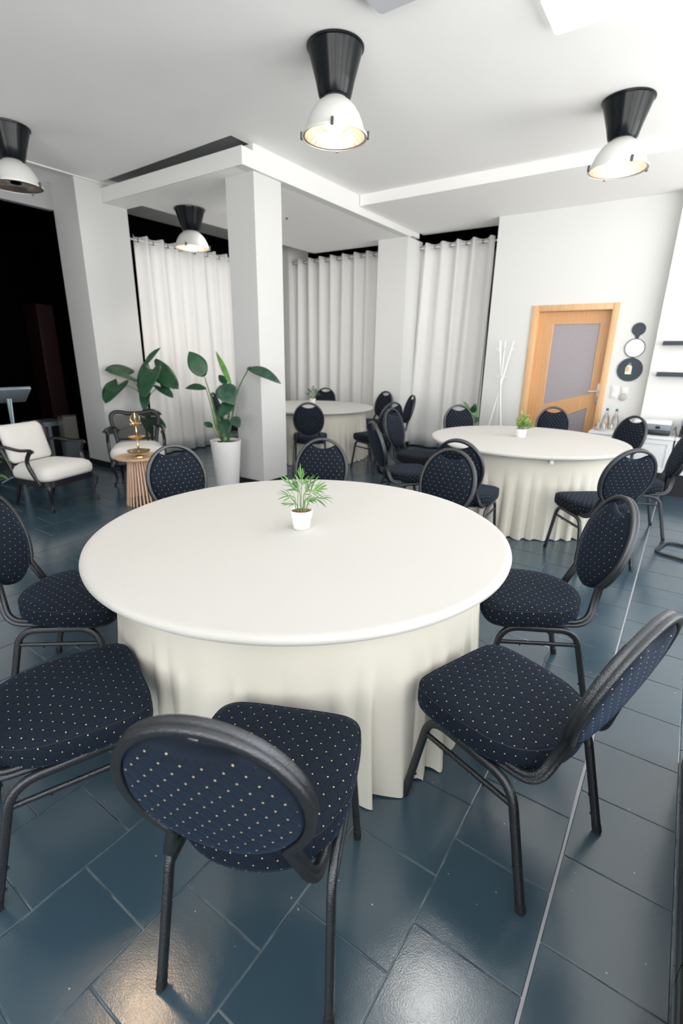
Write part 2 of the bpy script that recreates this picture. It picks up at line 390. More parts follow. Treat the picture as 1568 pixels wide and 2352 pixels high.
# small ceiling moulding by the left pier
struct('trim_1', MB().box(-6.30, -6.2, 2.9, 4.2, ZC - 0.012, ZC), M['wall'])

# door wall (y = 7.3) with its door opening, the proud wall on the right, the far side
DY = 7.3
dx0, dx1, dz = -1.865, -0.935, 2.12
w = MB().box(-2.51, dx0, DY, DY + 0.35, 0, ZL); w.box(dx1, -0.30, DY, DY + 0.35, 0, ZL); w.box(dx0, dx1, DY, DY + 0.35, dz, ZL)
struct('wall_back', w, M['wall'])
struct('wall_back_right', MB().box(-0.425, WX + 0.1, DY - 0.14, DY + 0.35, 0, ZC), M['wall'])
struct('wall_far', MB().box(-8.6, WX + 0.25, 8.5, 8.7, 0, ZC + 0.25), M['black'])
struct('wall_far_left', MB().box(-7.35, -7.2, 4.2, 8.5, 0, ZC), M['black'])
struct('wall_behind_door', MB().box(-2.6, 0.0, 8.1, 8.2, 0, ZC), M['wall'])
# black room on the left behind the piers
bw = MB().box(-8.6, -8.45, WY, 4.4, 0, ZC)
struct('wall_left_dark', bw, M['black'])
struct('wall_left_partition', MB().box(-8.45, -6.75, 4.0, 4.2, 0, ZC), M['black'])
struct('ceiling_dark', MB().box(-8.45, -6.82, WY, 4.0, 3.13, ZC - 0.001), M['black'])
struct('wall_left_lintel', MB().box(-6.82, -6.74, WY, 3.55, 3.13, ZC), M['shadegrey'])  # shade over the opening painted in as grey
struct('wall_left_near', MB().box(-6.9, -6.74, WY, 2.30, 0, 3.13), M['wall'])
struct('baseboard_left', MB().box(-6.74, -6.725, WY, 2.30, 0, 0.08), M['skirting'])
# window walls
def window_wall(name, horiz, spans, a0, a1):
    mb = MB()
    def put(u0, u1, z0, z1):
        if horiz: mb.box(u0, u1, WY - 0.25, WY, z0, z1)
        else: mb.box(WX, WX + 0.25, u0, u1, z0, z1)
    put(a0, a1, 0, WZ0); put(a0, a1, WZ1, ZC)
    e = [a0] + [q for s in spans for q in s] + [a1]
    for k in range(0, len(e), 2): put(e[k], e[k + 1], WZ0, WZ1)
    return struct(name, mb, M['wall'])
window_wall('wall_right', False, WINDOWS_RIGHT, WY - 0.2, DY)
window_wall('wall_front', True, WINDOWS_BACK, -8.6, WX)
def window_frame(name, horiz, u0, u1):
    mb = MB()
    for (p, q, z0, z1) in ((u0, u1, WZ0, WZ0 + 0.06), (u0, u1, WZ1 - 0.06, WZ1), (u0, u0 + 0.06, WZ0, WZ1), (u1 - 0.06, u1, WZ0, WZ1), ((u0 + u1) / 2 - 0.03, (u0 + u1) / 2 + 0.03, WZ0, WZ1)):
        if horiz: mb.box(p, q, WY - 0.13, WY - 0.07, z0, z1)
        else: mb.box(WX + 0.07, WX + 0.13, p, q, z0, z1)
    o = struct(name, mb, M['white']); 
for i, s in enumerate(WINDOWS_RIGHT): window_frame('window_%d' % (i + 1), False, *s)
for i, s in enumerate(WINDOWS_BACK): window_frame('window_%d' % (i + 5), True, *s)
# dark clad parapet right beside the photographer
pr = struct('wall_right_parapet', MB().box(0.268, 0.62, -1.2, 2.05, 0.0, 0.62), M['skirting'])
for k in range(11):
    MB().box(0.256, 0.268, -1.19 + 0.2945 * k, -1.19 + 0.2945 * (k + 1) - 0.004, 0.0, 0.075, 0.0015, 1).build('skirting_tile', M['skirting'], pr)
# left pier, column, pier between curtains, corner pier
def pier(name, x0, x1, y0, y1, z1, base=0.08, m='pier'):
    o = struct(name, MB().box(x0, x1, y0, y1, 0, z1), M[m])
    if base:
        e = 0.008
        MB().box(x0 - e, x1 + e, y0 - e, y1 + e, 0, base).build('baseboard', M['skirting'], o, smooth=False)
    return o
pier('pillar_left', -6.75, -6.22, 3.55, 4.195, ZC)
co = pier('column', -4.285, -3.89, 4.055, 4.46, ZS)
pier('pillar_back', -4.39, -3.875, 7.3, 7.8, ZS, m='wall')
pier('pillar_corner', -6.80, -6.50, 7.62, 8.2, ZC, m='wall')

# ------------------------------------------------------------------ door
door = bpy.data.objects.new('door_1', None); COL.objects.link(door); door['kind'] = 'structure'; door.location = (0, 0, 0)
fr = MB()
ox0, ox1, oz = -1.93, -0.88, 2.175
def jamb(mb, poly_in, poly_out):
    pass
for a, b_, z0, z1 in ((ox0, dx0 + 0.022, 0, oz), (dx1 - 0.022, ox1, 0, oz), (dx0 + 0.0222, dx1 - 0.0222, 2.098, oz)):
    fr.box(a, b_, DY - 0.018, DY - 0.0005, z0, z1, 0.006, 2)
for a, b_, z0, z1 in ((dx0 + 0.0005, dx0 + 0.022, 0, dz - 0.001), (dx1 - 0.022, dx1 - 0.0005, 0, dz - 0.001), (dx0 + 0.0222, dx1 - 0.0222, dz - 0.022, dz - 0.001)):
    fr.box(a, b_, DY, DY + 0.30, z0, z1)
fr.build('door_frame', M['beechframe'], door)
LY0, LY1 = DY + 0.085, DY + 0.125
lx0, lx1, lz0, lz1 = dx0 + 0.024, dx1 - 0.024, 0.01, dz - 0.024
gx0, gx1 = -1.655, -1.075
P = [(gx0, 0.875), (gx1, 1.055), (gx1, 1.945), (gx0, 1.945)]           # upper pane
Q = [(gx0, 0.36), (gx1, 0.36), (gx1, 0.885), (gx0, 0.62)]               # lower pane, both slanted
leaf = MB()
leaf.prism([(lx0, lz0), (gx0, lz0), (gx0, lz1), (lx0, lz1)], LY0, LY1)
leaf.prism([(gx1, lz0), (lx1, lz0), (lx1, lz1), (gx1, lz1)], LY0, LY1)
leaf.prism([(gx0, 1.945), (gx1, 1.945), (gx1, lz1), (gx0, lz1)], LY0, LY1)
leaf.prism([(gx0, 0.62), (gx1, 0.885), (gx1, 1.055), (gx0, 0.875)], LY0, LY1)
leaf.prism([(gx0, lz0), (gx1, lz0), (gx1, 0.36), (gx0, 0.36)], LY0, LY1)
lf = leaf.build('door_leaf', M['beech'], door, smooth=False)
for pl in (P, Q):
    MB().prism(pl, LY0 + 0.015, LY0 + 0.023).build('pane', M['frost'], lf, smooth=False)
    bd = MB()
    for i in range(4):
        a, b_ = pl[i], pl[(i + 1) % 4]
        bd.tube([(a[0], LY0 + 0.004, a[1]), (b_[0], LY0 + 0.004, b_[1])], 0.007, n=6)
    bd.build('glazing_bead', M['beechframe'], lf)
pl = MB().box(-1.000, -0.952, LY0 - 0.012, LY0, 0.945, 1.20, 0.005, 2)
pl.build('handle_plate', M['satin'], lf)
hn = MB().tube([(-0.972, LY0 - 0.012, 1.10), (-0.972, LY0 - 0.055, 1.10)], 0.010, n=10)
hn.tube(fillet([(-0.972, LY0 - 0.045, 1.10), (-0.972, LY0 - 0.058, 1.10), (-1.09, LY0 - 0.058, 1.095)], 0.012), 0.010, n=10)
hn.build('door_handle', M['satin'], lf)
MB().box(-0.976, -0.968, LY0 - 0.014, LY0 - 0.012, 1.0, 1.02).build('keyhole', M['blackplastic'], lf)

# ------------------------------------------------------------------ wall pieces by the door
t_ = thing('light_switch', 'flush white rocker switch on the wall between the door frame and the round thermostat', 'switch', (-0.775, DY, 1.10))
MB().box(-0.042, 0.042, -0.010, 0, -0.075, 0.075, 0.003).build('switch_plate', M['whiteplastic'], t_)
MB().box(-0.03, 0.03, -0.014, -0.010, 0.004, 0.064, 0.002).build('rocker', M['whiteplastic'], t_)
MB().box(-0.03, 0.03, -0.014, -0.010, -0.064, -0.004, 0.002).build('rocker', M['whiteplastic'], t_)
t_ = thing('light_switch', 'single white switch on the wall directly above the round grey dial', 'switch', (-0.665, DY, 1.13))
MB().box(-0.040, 0.040, -0.010, 0, -0.040, 0.040, 0.003).build('switch_plate', M['whiteplastic'], t_)
MB().box(-0.03, 0.03, -0.014, -0.010, -0.03, 0.03, 0.002).build('rocker', M['whiteplastic'], t_)
t_ = thing('thermostat', 'round beige grey dial on the white wall below the single switch', 'thermostat', (-0.667, DY, 1.045))
MB().lathe([(0.042, 0), (0.044, 0.008), (0.040, 0.022), (0.030, 0.027)], 24, cap0=True, cap1=True).move(Matrix.Rotation(PI / 2, 4, 'X')).build('dial', mat('beige_plastic', (0.50, 0.48, 0.44), 0.5), t_)

mo = thing('memo_board', 'charcoal wall organiser of three linked discs with a round mirror in the middle', 'wall decor', (-0.645, DY, 1.60))
def disc_shape(cx, cz, rx, n=40): return [(cx + rx * math.cos(2 * PI * i / n), cz + rx * math.sin(2 * PI * i / n)) for i in range(n)]
b1 = MB().prism(disc_shape(-0.005, -0.215, 0.142), -0.012, -0.001); b1.prism([(-0.032, -0.10), (0.036, -0.10), (0.018, -0.065), (-0.014, -0.065)], -0.0119, -0.0011)
b1.build('lower_disc', M['slatewall'], mo, smooth=False)
b2 = MB().prism(disc_shape(0.012, 0.262, 0.075), -0.012, -0.001); b2.prism([(-0.022, 0.202), (0.042, 0.202), (0.022, 0.148), (-0.004, 0.148)], -0.0119, -0.0011)
b2.build('upper_disc', M['slatewall'], mo, smooth=False)
MB().prism(disc_shape(0.006, 0.042, 0.106), -0.013, -0.001).build('mirror_glass', M['gloss'], mo, smooth=False)
MB().tube([(0.006 + 0.108 * math.cos(a * PI / 24), -0.012, 0.042 + 0.108 * math.sin(a * PI / 24)) for a in range(48)], 0.005, n=6, closed=True).build('mirror_rim', M['slatewall'], mo)
kt = thing('key_tag', 'small white and amber tag hanging on the lower charcoal wall disc', 'tag', (-0.665, DY - 0.013, 1.39))
MB().prism([(-0.032, -0.06), (0.036, -0.06), (0.036, 0.03), (0.016, 0.05), (-0.014, 0.05), (-0.032, 0.02)], -0.006, -0.001).build('card', M['paper'], kt, smooth=False)
MB().box(-0.024, 0.006, -0.0075, -0.006, -0.03, 0.03).build('print', M['yellow'], kt, smooth=False)
MB().tube([(0.006 + 0.012 * math.cos(a), -0.004, 0.058 + 0.014 * math.sin(a)) for a in [k * PI / 8 for k in range(16)]], 0.002, n=5, closed=True).build('ring', M['satin'], kt)
for i, (x, z, lb) in enumerate(((-0.345, 1.69, 'upper of the two narrow dark wall shelves right of the door'), (-0.345, 1.34, 'lower of the two narrow dark wall shelves right of the door'))):
    t_ = thing('wall_shelf', lb, 'shelf', (x, DY - 0.14, z), 0, 'dark picture ledges')
    MB().box(0, 1.0, -0.10, 0, -0.018, 0.0, 0.002, 1).build('ledge', M['slatewall'], t_)
    MB().box(0, 1.0, -0.102, -0.092, 0.0, 0.018, 0.001, 1).build('lip', M['slatewall'], t_)
    MB().box(0, 1.0, -0.008, 0, 0.0, 0.03, 0.001, 1).build('back_rail', M['slatewall'], t_)

# coat rack: four slim white poles crossing
cr = thing('coat_rack', 'slim white coat rack of crossing poles beside the door', 'coat rack', (-2.16, 6.98, 0))
for bx, by, tx, ty in ((-0.17, -0.10, 0.10, 0.06), (0.17, -0.10, -0.07, 0.04), (-0.06, 0.17, 0.03, -0.07), (0.10, 0.16, -0.05, -0.06)):
    p0, p1 = Vector((bx, by, 0)), Vector((tx, ty, 1.72))
    pole = MB().tube([p0, p1], 0.011, n=8).build('pole', M['white'], cr)
    for zf in (0.93, 0.72):
        q = p0.lerp(p1, zf); d = Vector((tx, ty, 0)).normalized()
        MB().tube([q, q + d * 0.05 + Vector((0, 0, 0.02))], 0.006, n=6).build('hook', M['white'], pole)

# ------------------------------------------------------------------ sideboards along the back right wall
def sideboard(x0, x1, lab):
    sb = thing('sideboard', lab, 'cabinet', (x0, 6.62, 0), 0, 'white sideboards under the dark shelves')
    w = x1 - x0
    MB().box(0.004, w - 0.004, 0.018, 0.52, 0.26, 0.642).build('carcass', M['lacquer'], sb, smooth=False)
    MB().box(0.0, w, -0.012, 0.53, 0.643, 0.672, 0.003, 1).build('top', M['lacquer'], sb)
    MB().box(0.01, w - 0.01, 0.06, 0.50, 0.0, 0.259).build('plinth', M['skirting'], sb, smooth=False)
    n = 2
    for k in range(n):
        a, b_ = 0.006 + k * (w - 0.012) / n + 0.002, 0.006 + (k + 1) * (w - 0.012) / n - 0.002
        d = MB()
        for (p, q, z0, z1) in ((a, b_, 0.265, 0.315), (a, b_, 0.59, 0.638), (a, a + 0.05, 0.315, 0.59), (b_ - 0.05, b_, 0.315, 0.59)): d.box(p, q, -0.002, 0.017, z0, z1, 0.002, 1)
        dd = d.build('door', M['lacquer'], sb)
        MB().box(a + 0.05, b_ - 0.05, 0.006, 0.016, 0.315, 0.59).build('door_panel', M['lacquer'], dd, smooth=False)
sideboard(-0.905, -0.02, 'white panelled sideboard with the tray, bottles and printer, standing next to the door')
sideboard(-0.015, 0.87, 'white panelled sideboard under the black coffee machine, beside the window wall')
tr = thing('tray', 'round clear tray on the end of the white sideboard nearest the door', 'tray', (-0.745, 6.86, 0.673))
MB().lathe([(0.0, 0.0), (0.13, 0.0), (0.145, 0.02), (0.141, 0.02), (0.128, 0.004), (0.0, 0.004)], 28).build('dish', M['satin'], tr)
for (x, y, lb) in ((-0.775, 6.93, 'clear glass bottle with teal cap on the tray, the one nearer the door'), (-0.668, 6.90, 'clear glass bottle with teal cap on the tray, the one nearer the printer')):
    bo = thing('glass_bottle', lb, 'bottle', (x, y, 0.6775), 0, 'capped bottles on the tray')
    MB().lathe([(0.0, 0.0), (0.040, 0.0), (0.043, 0.01), (0.043, 0.10), (0.035, 0.14), (0.014, 0.19), (0.013, 0.222)], 20, cap1=True).build('body', M['glass'], bo)
    MB().lathe([(0.0155, 0.222), (0.0155, 0.25), (0.0, 0.251)], 14).build('cap', M['teal'], bo)
for (x, y, lb) in ((-0.845, 6.83, 'upside-down tumbler on the tray, nearest the door frame'), (-0.775, 6.775, 'upside-down tumbler on the tray, at its front edge'), (-0.695, 6.79, 'upside-down tumbler on the tray, in front of the bottles')):
    gl = MB().lathe([(0.033, 0.0), (0.027, 0.085), (0.0, 0.086), (0.0, 0.080), (0.025, 0.080), (0.031, 0.0)], 18).build('tumbler', M['glass'], loc=(x, y, 0.6775))
    tag(gl, lb, 'glass', 'tumblers on the tray')
pw = thing('printer', 'white topped grey inkjet printer on the white sideboard', 'printer', (-0.27, 6.93, 0.673))
MB().box(-0.19, 0.19, -0.17, 0.17, 0.0, 0.055, 0.008).build('base', M['blackplastic'], pw)
MB().box(-0.19, 0.19, -0.175, 0.17, 0.056, 0.118, 0.006).build('body', M['greyplastic'], pw)
MB().box(-0.19, 0.19, -0.17, 0.17, 0.119, 0.152, 0.010).build('lid', M['whiteplastic'], pw)
MB().box(0.04, 0.085, -0.178, -0.175, 0.072, 0.105).build('screen', M['blackplastic'], pw, smooth=False)
MB().box(-0.15, 0.15, -0.20, -0.165, 0.016, 0.026, 0.002, 1).build('paper_tray', M['blackplastic'], pw)
cm = thing('coffee_machine', 'black boxy coffee machine on the sideboard, right of the printer', 'coffee machine', (0.14, 6.9, 0.673))
MB().box(-0.13, 0.15, -0.15, 0.15, 0.0, 0.04, 0.006).build('drip_base', M['blackplastic'], cm)
MB().box(-0.125, 0.145, -0.13, 0.15, 0.041, 0.13, 0.006).build('body', M['blackplastic'], cm)
MB().box(-0.13, 0.15, -0.15, 0.15, 0.131, 0.175, 0.008).build('lid', M['greyplastic'], cm)
for x in (-0.06, 0.03):
    MB().lathe([(0.016, 0), (0.014, 0.012), (0, 0.012)], 14).move(Matrix.Translation((x, -0.13, 0.095)) @ Matrix.Rotation(PI / 2, 4, 'X')).build('knob', M['greyplastic'], cm)
cb = MB().tube(crom([(-0.05, 7.10, 0.70), (-0.035, 6.98, 0.76), (-0.02, 6.86, 0.70), (0.0, 6.80, 0.679)], 6), 0.004, n=6).build('power_cable', M['blackplastic'])
tag(cb, 'thin black cable lying between the printer and the coffee machine', 'cable')

# ------------------------------------------------------------------ curtains
def curtain(p0, p1, z1, z0, folds, amp, label, seed, left_in=0.0, right_in=0.0, rodext=0.06):
    """pleated sheet hung from grommets between two floor points"""
    rnd = random.Random(seed)
    a, b_ = Vector((*p0, 0)), Vector((*p1, 0)); L = (b_ - a).length; ex = (b_ - a).normalized(); ey = Vector((-ex.y, ex.x, 0))
    cu = thing('curtain', label, 'curtain', (a.x, a.y, 0), math.atan2(ex.y, ex.x), 'white grommet curtains round the room')
    n = folds * 12; rows = 14; mb = MB(); ph = [rnd.uniform(-0.35, 0.35) for _ in range(folds + 2)]; am = [rnd.uniform(0.7, 1.25) for _ in range(folds + 2)]
    V = []; F = []; mid = folds // 2
    for j in range(rows + 1):
        s = j / rows; z = z1 + (z0 - z1) * s
        for i in range(n + 1):
            u = i / n; k = u * folds; ki = int(min(k, folds - 1)); fr_ = k - ki
            A = (am[ki] * (1 - fr_) + am[ki + 1] * fr_) * amp * (1 - 0.25 * s)
            w = math.sin(2 * PI * k + ph[ki] * (1 - fr_) + ph[ki + 1] * fr_ + s * 0.8 * math.sin(k * 1.7 + seed))
            w = math.copysign(abs(w) ** 0.8, w)
            y = A * w + 0.012 * s * math.sin(5 * u * PI + seed)
            x = u * L + 0.018 * math.cos(2 * PI * k) * (1 - s) - left_in * s * (1 - u) + right_in * s * u + 0.02 * s * math.sin(3 * k + seed)
            V.append((x, y, z + (0.010 * w if j == 0 else 0)))
    for j in range(rows):
        for i in range(n): q = j * (n + 1) + i; F.append((q, q + 1, q + n + 2, q + n + 1))
    mb.add(V, F); cl = mb.build('curtain_cloth', M['curtain'], cu, ang=80)
    sm = cl.modifiers.new('thickness', 'SOLIDIFY'); sm.thickness = 0.003
    MB().tube([(-rodext, 0, z1 - 0.055), (L + rodext, 0, z1 - 0.055)], 0.012, n=10).build('curtain_rod', M['white'], cu)
    for i in range(folds * 2):
        k = (i + 0.5) / 2; x = k / folds * L
        sg = -1 if i % 2 else 1
        ring = MB().tube([(0.021 * math.cos(q * PI / 6), 0, 0.021 * math.sin(q * PI / 6)) for q in range(12)], 0.0055, n=5, closed=True)
        ring.move(Matrix.Translation((x, 0, z1 - 0.055)) @ Matrix.Rotation(PI / 2 + 0.5 * sg, 4, 'Z'))
        ring.build('grommet', M['steel'], cu)
    return cu
curtain((-6.5, 7.32), (-6.5, 4.44), 3.0, 0.015, 12, 0.050, 'wide white curtain hanging between the left pier and the square column', 3, right_in=-0.02, left_in=0.06)
curtain((-4.52, 7.70), (-6.50, 7.70), 3.155, 0.015, 8, 0.05, 'white curtain hanging behind the farthest round table', 5, rodext=0.1)
curtain((-2.67, 7.72), (-3.93, 7.72), 3.165, 0.02, 5, 0.055, 'white curtain hanging between the back pillar and the door wall', 9, left_in=0.02, right_in=0.12)
# thin slack cable in the curtain gap
cbl = MB().tube(crom([(-2.535, 7.32, 2.9), (-2.545, 7.30, 1.6), (-2.55, 7.28, 0.5), (-2.54, 7.27, 0.02)], 5), 0.005, n=6).build('wall_cable', M['blackplastic'])
tag(cbl, 'thin dark cable hanging down the wall edge beside the curtain near the door', 'cable')

# ------------------------------------------------------------------ ceiling lamps
def lamp_parts(root, on, rt=0.185, rb=0.222, drop=0.49):
    sc = drop / 0.49
    cone = MB().lathe([(0.0, -0.001), (rt, -0.001), (rt + 0.004, -0.006), (rt + 0.002, -0.016), (rt - 0.006, -0.018), (0.128, -0.19 * sc), (0.108, -0.272 * sc), (0.098, -0.285 * sc), (0.060, -0.285 * sc), (0.060, -0.25 * sc)], 48)
    cone.build('canopy', M['lampblack'], root)
    MB().lathe([(0.066, -0.262 * sc), (0.066, -0.278 * sc), (0.072, -0.280 * sc), (0.072, -0.292 * sc)], 32).build('lamp_socket', M['socket'], root)
    z = lambda q: -0.275 * sc + q * sc
    bell = MB().lathe([(0.070, z(0.0)), (0.078, z(-0.006)), (0.082, z(-0.016)), (0.108, z(-0.030)), (0.140, z(-0.060)), (0.168, z(-0.102)), (0.189, z(-0.150)), (0.203, z(-0.195)), (0.208, z(-0.211)), (rb, z(-0.213)), (rb + .001, z(-0.229)), (rb - 0.004, z(-0.229)), (rb - 0.006, z(-0.215)), (0.203, z(-0.209))], 56)
    bl = bell.build('bell_shade', M['bell'], root, ang=35)
    inner = MB().lathe([(0.204, z(-0.212)), (0.186, z(-0.150)), (0.164, z(-0.102)), (0.136, z(-0.062)), (0.10, z(-0.036)), (0.05, z(-0.022)), (0.0, z(-0.020))], 26)
    inner.build('reflector', M['mirrorin'], root, ang=10)
    MB().lathe([(0.0, z(-0.130)), (0.035, z(-0.125)), (0.048, z(-0.100)), (0.045, z(-0.065)), (0.02, z(-0.03))], 18).build('bulb', M['bulb'] if on else M['bulboff'], root)
    MB().lathe([(rb - 0.006, z(-0.221)), (rb - 0.006, z(-0.225)), (0.0, z(-0.225)), (0.0, z(-0.221))], 48).build('glass_cover', M['glass'], root)
    for k in range(4):
        a = k * PI / 2 + 0.55
        cl = MB().box(rb - 0.003, rb + 0.012, -0.009, 0.009, z(-0.236), z(-0.190), 0.002, 1); cl.move(Matrix.Rotation(a, 4, 'Z')); cl.build('clip', M['steel'], root)
    if on:
        l = bpy.data.lights.new('lamp_light', 'SPOT'); l.energy = on; l.color = (1, 0.72, 0.45); l.spot_size = math.radians(120); l.shadow_soft_size = 0.12; l.spot_blend = 0.6
        lo = bpy.data.objects.new('lamp_light', l); COL.objects.link(lo); lo.parent = root; lo.location = (0, 0, z(-0.235))
GL = 'industrial bell lamps on the ceiling'
LP = [((-2.30, 3.20, ZC), 'bell ceiling lamp directly above the front round table', 8, 0.49),
      ((-0.795, 4.985, ZC), 'bell ceiling lamp above the round table near the door, its black cone chipped white', 8, 0.46),
      ((-5.46, 2.56, ZC), 'unlit bell ceiling lamp above the white armchairs, cut by the picture edge', 0, 0.46),
      ((-5.52, 4.60, ZS), 'bell ceiling lamp hanging under the low slab in front of the wide curtain', 6, 0.43)]
for loc, lb, on, dr in LP:
    r_ = thing('ceiling_lamp', lb, 'lamp', loc, 0, GL); lamp_parts(r_, on, drop=dr)
r_ = thing('ceiling_lamp', 'lit bell ceiling lamp behind the viewer, left of the front table', 'lamp', (-2.30, 1.02, ZC), 0, GL); lamp_parts(r_, 10)
def rrect(w, l, r, n=6):
    o = []
    for sx, sy, a in ((1, 1, 0), (-1, 1, 90), (-1, -1, 180), (1, -1, 270)): o += arc2(sx * (w - r), sy * (l - r), r, a, a + 90, n)
    return o
def ceiling_panel(x, y, lb, on, z=ZC):
    t = thing('ceiling_panel', lb, 'ceiling light', (x, y, z), 0, 'square ceiling light panels')
    MB().prism(rrect(0.195, 0.195, 0.03), -0.03, -0.001, 'z').build('housing', M['whiteplastic'], t)
    MB().prism(rrect(0.190, 0.190, 0.028), -0.052, -0.0305, 'z').build('diffuser', M['panel'] if on else M['paneloff'], t)
    if on:
        l = bpy.data.lights.new('panel_light', 'AREA'); l.shape = 'SQUARE'; l.size = 0.36; l.energy = on; l.color = (1, 0.97, 0.92)
        o = bpy.data.objects.new('panel_light', l); COL.objects.link(o); o.parent = t; o.location = (0, 0, -0.056)
ceiling_panel(-0.87, 3.56, 'square glowing ceiling panel between the two lit bell lamps', 3)
ceiling_panel(-0.80, 2.45, 'glowing ceiling panel above the right side of the front table', 2)
ceiling_panel(-4.94, 5.12, 'added unseen panel on the low slab behind the square column, lighting the farthest table', 4.5, ZS)  # extra panel kept out of sight, added to brighten the farthest table
ceiling_panel(-1.66, 2.82, 'unlit grey ceiling panel beside the bell lamp over the front table', 0)
dt = MB().lathe([(0.0, -0.001), (0.016, -0.001), (0.014, -0.018), (0.0, -0.020)], 14).build('ceiling_hook', M['steel'], loc=(-4.75, 5.55, ZS))
tag(dt, 'tiny metal hook on the underside of the low ceiling slab', 'hook')

# ------------------------------------------------------------------ banquet chair
RA, RB, RZ, RY, RTILT = 0.199, 0.233, 0.722, -0.291, 0.277
TR = 0.0125
def back_pt(u, v, d=0.0):
    """point of the tilted back plane; d is towards the sitter"""
    return Vector((u, RY - v * math.sin(RTILT) + d * math.cos(RTILT), RZ + v * math.cos(RTILT) + d * math.sin(RTILT)))
RINGP = [(1, .45), (.93, .8), (.75, 1), (.25, .98), (.12, .80), (-.12, .80), (-.25, .98), (-.75, 1), (-.93, .8), (-1, .45), (-1, -.45), (-.93, -.8), (-.75, -1), (-.25, -.98), (-.12, -.80), (.12, -.80), (.25, -.98), (.75, -1), (.93, -.8), (1, -.45)]
def make_chair():
    root = thing('banquet_chair', '', 'chair')
    # back frame: oval ring running down into the seat rails in one bent tube
    ac, bc = RA - 0.012, RB - 0.012
    a0 = math.radians(-48)
    ring = [back_pt(ac * math.cos(a0 + (PI - 2 * a0) * i / 40), bc * math.sin(a0 + (PI - 2 * a0) * i / 40)) for i in range(41)]
    pr_, pl_ = ring[0], ring[-1]
    def down(p, s):
        lo = back_pt(0, (0.412 - RZ) / math.cos(RTILT)); lo.x = s * 0.176
        return [Vector((p.x * 0.985, p.y, p.z)), lo, Vector((s * 0.185, 0.165, 0.400))]
    R_ = down(pr_, 1); L_ = down(pl_, -1)
    rp = fillet([pr_] + R_[1:], 0.06, 7)
    lp = fillet([pl_] + L_[1:], 0.06, 7)
    path = list(reversed(rp))[:-1] + ring + lp[1:]
    MB().tube(path, 0.0108, 0.0165, up=(0, 1, 0.28), prof=RINGP).build('back_frame', M['frame'], root, ang=60)
    # side rails + legs
    for s in (-1, 1):
        xf, xt = 0.2145 * s, 0.2 * s
        full = [Vector((xf, -0.243, 0.0)), Vector((xt, -0.150, 0.385)), Vector((xt, 0.165, 0.392)), Vector((xf, 0.243, 0.0))]
        fp = fillet(full, 0.075, 8)
        i0 = 1; i1 = len(fp) - 2
        up = (s, 0, 0)
        MB().tube(fp[1:-1], 0.0135, 0.0110, n=12, up=up, sq=0.6).build('side_rail', M['frame'], root, ang=60)
        for q0, q1 in ((fp[1], fp[0]), (fp[-2], fp[-1])):
            tip = q1 + (q0 - q1).normalized() * 0.006; tip2 = q1 + (q0 - q1).normalized() * 0.03
            lg = MB().tube([q0, tip2], 0.0135, 0.0110, n=12, up=up, sq=0.6).build('leg', M['frame'], root, ang=60)
            ftp = MB().tube([tip2, Vector((q1.x, q1.y, 0.0035))], 0.0142, 0.0118, n=12, up=up, sq=0.6)
            ftp.build('foot_cap', M['rubber'], lg)
            inn = 1 if q1.y < 0 else -1
            for fz in (0.18, 0.40):
                c0 = q1.lerp(q0, fz) + Vector((0, 0.013 * inn, 0))
                MB().tube([c0 - Vector((0, 0.004 * inn, 0)), c0 + Vector((0, 0.006 * inn, 0))], 0.005, n=6).build('stacking_bumper', M['rubber'], lg)
        zs = 0.318
        def on(a, b, z): t = (z - a.z) / (b.z - a.z); return a.lerp(b, t)
        A_, B_ = on(full[0], full[1], zs), on(full[3], full[2], zs)
        st = MB().tube([A_, B_], 0.0085, 0.0075, n=8, up=up, sq=0.6).build('stretcher', M['frame'], root, ang=60)
        for fz in (0.3, 0.72):
            c0 = A_.lerp(B_, fz) - Vector((0, 0, 0.007))
            MB().tube([c0, c0 - Vector((0, 0, 0.008))], 0.004, n=6).build('stacking_bumper', M['rubber'], st)
    # seat: D-shaped upholstered cushion with unrolled UVs
    half = [(0, 0.247), (0.125, 0.246), (0.188, 0.234), (0.220, 0.192), (0.226, 0.10), (0.221, 0.0), (0.205, -0.08), (0.165, -0.15), (0.090, -0.196)]
    ctl = [(x, y, 0) for x, y in half] + [(0, -0.211, 0)] + [(-x, y, 0) for x, y in reversed(half[1:])]
    out = crom(ctl, 5, closed=True); n = len(out); cen = Vector((0, 0.03, 0))
    prof = [(0.0, 0.500, None), (0.35, 0.499, None), (0.65, 0.497, None), (0.85, 0.494, None), (0.94, 0.489, None), (0.985, 0.480, 0.008), (1.0, 0.468, 0.02), (1.003, 0.448, 0.04), (1.0, 0.425, 0.063), (0.985, 0.410, 0.080), (0.93, 0.407, None)]
    V = [(cen.x, cen.y, 0.500)]; UV = [(0, 0)]
    for s, z, ex in prof[1:]:
        for p in out:
            q = cen + (p - cen) * s; V.append((q.x, q.y, z))
            if ex is None and z > 0.45: UV.append((q.x, q.y))
            else:
                e = ex if ex is not None else 0.09; d = (p - cen).normalized(); UV.append((p.x + d.x * e, p.y + d.y * e))
    F = [(0, 1 + i, 1 + (i + 1) % n) for i in range(n)]
    for j in range(len(prof) - 2):
        for i in range(n): k = (i + 1) % n; F.append((1 + j * n + i, 1 + (j + 1) * n + i, 1 + (j + 1) * n + k, 1 + j * n + k))
    F.append(tuple(1 + (len(prof) - 2) * n + i for i in range(n)))
    mb = MB().add(V, F); mb.uv = UV; so = mb.build('seat', M['fabric'], root, ang=70)
    pp_ = [cen + (p - cen) * 0.985 for p in out]
    # dark seat pan under the cushion and a piped seam round it
    MB().prism([((cen + (p - cen) * 0.93).x, (cen + (p - cen) * 0.93).y) for p in out], 0.396, 0.4069, 'z').build('seat_pan', M['rubber'], root)
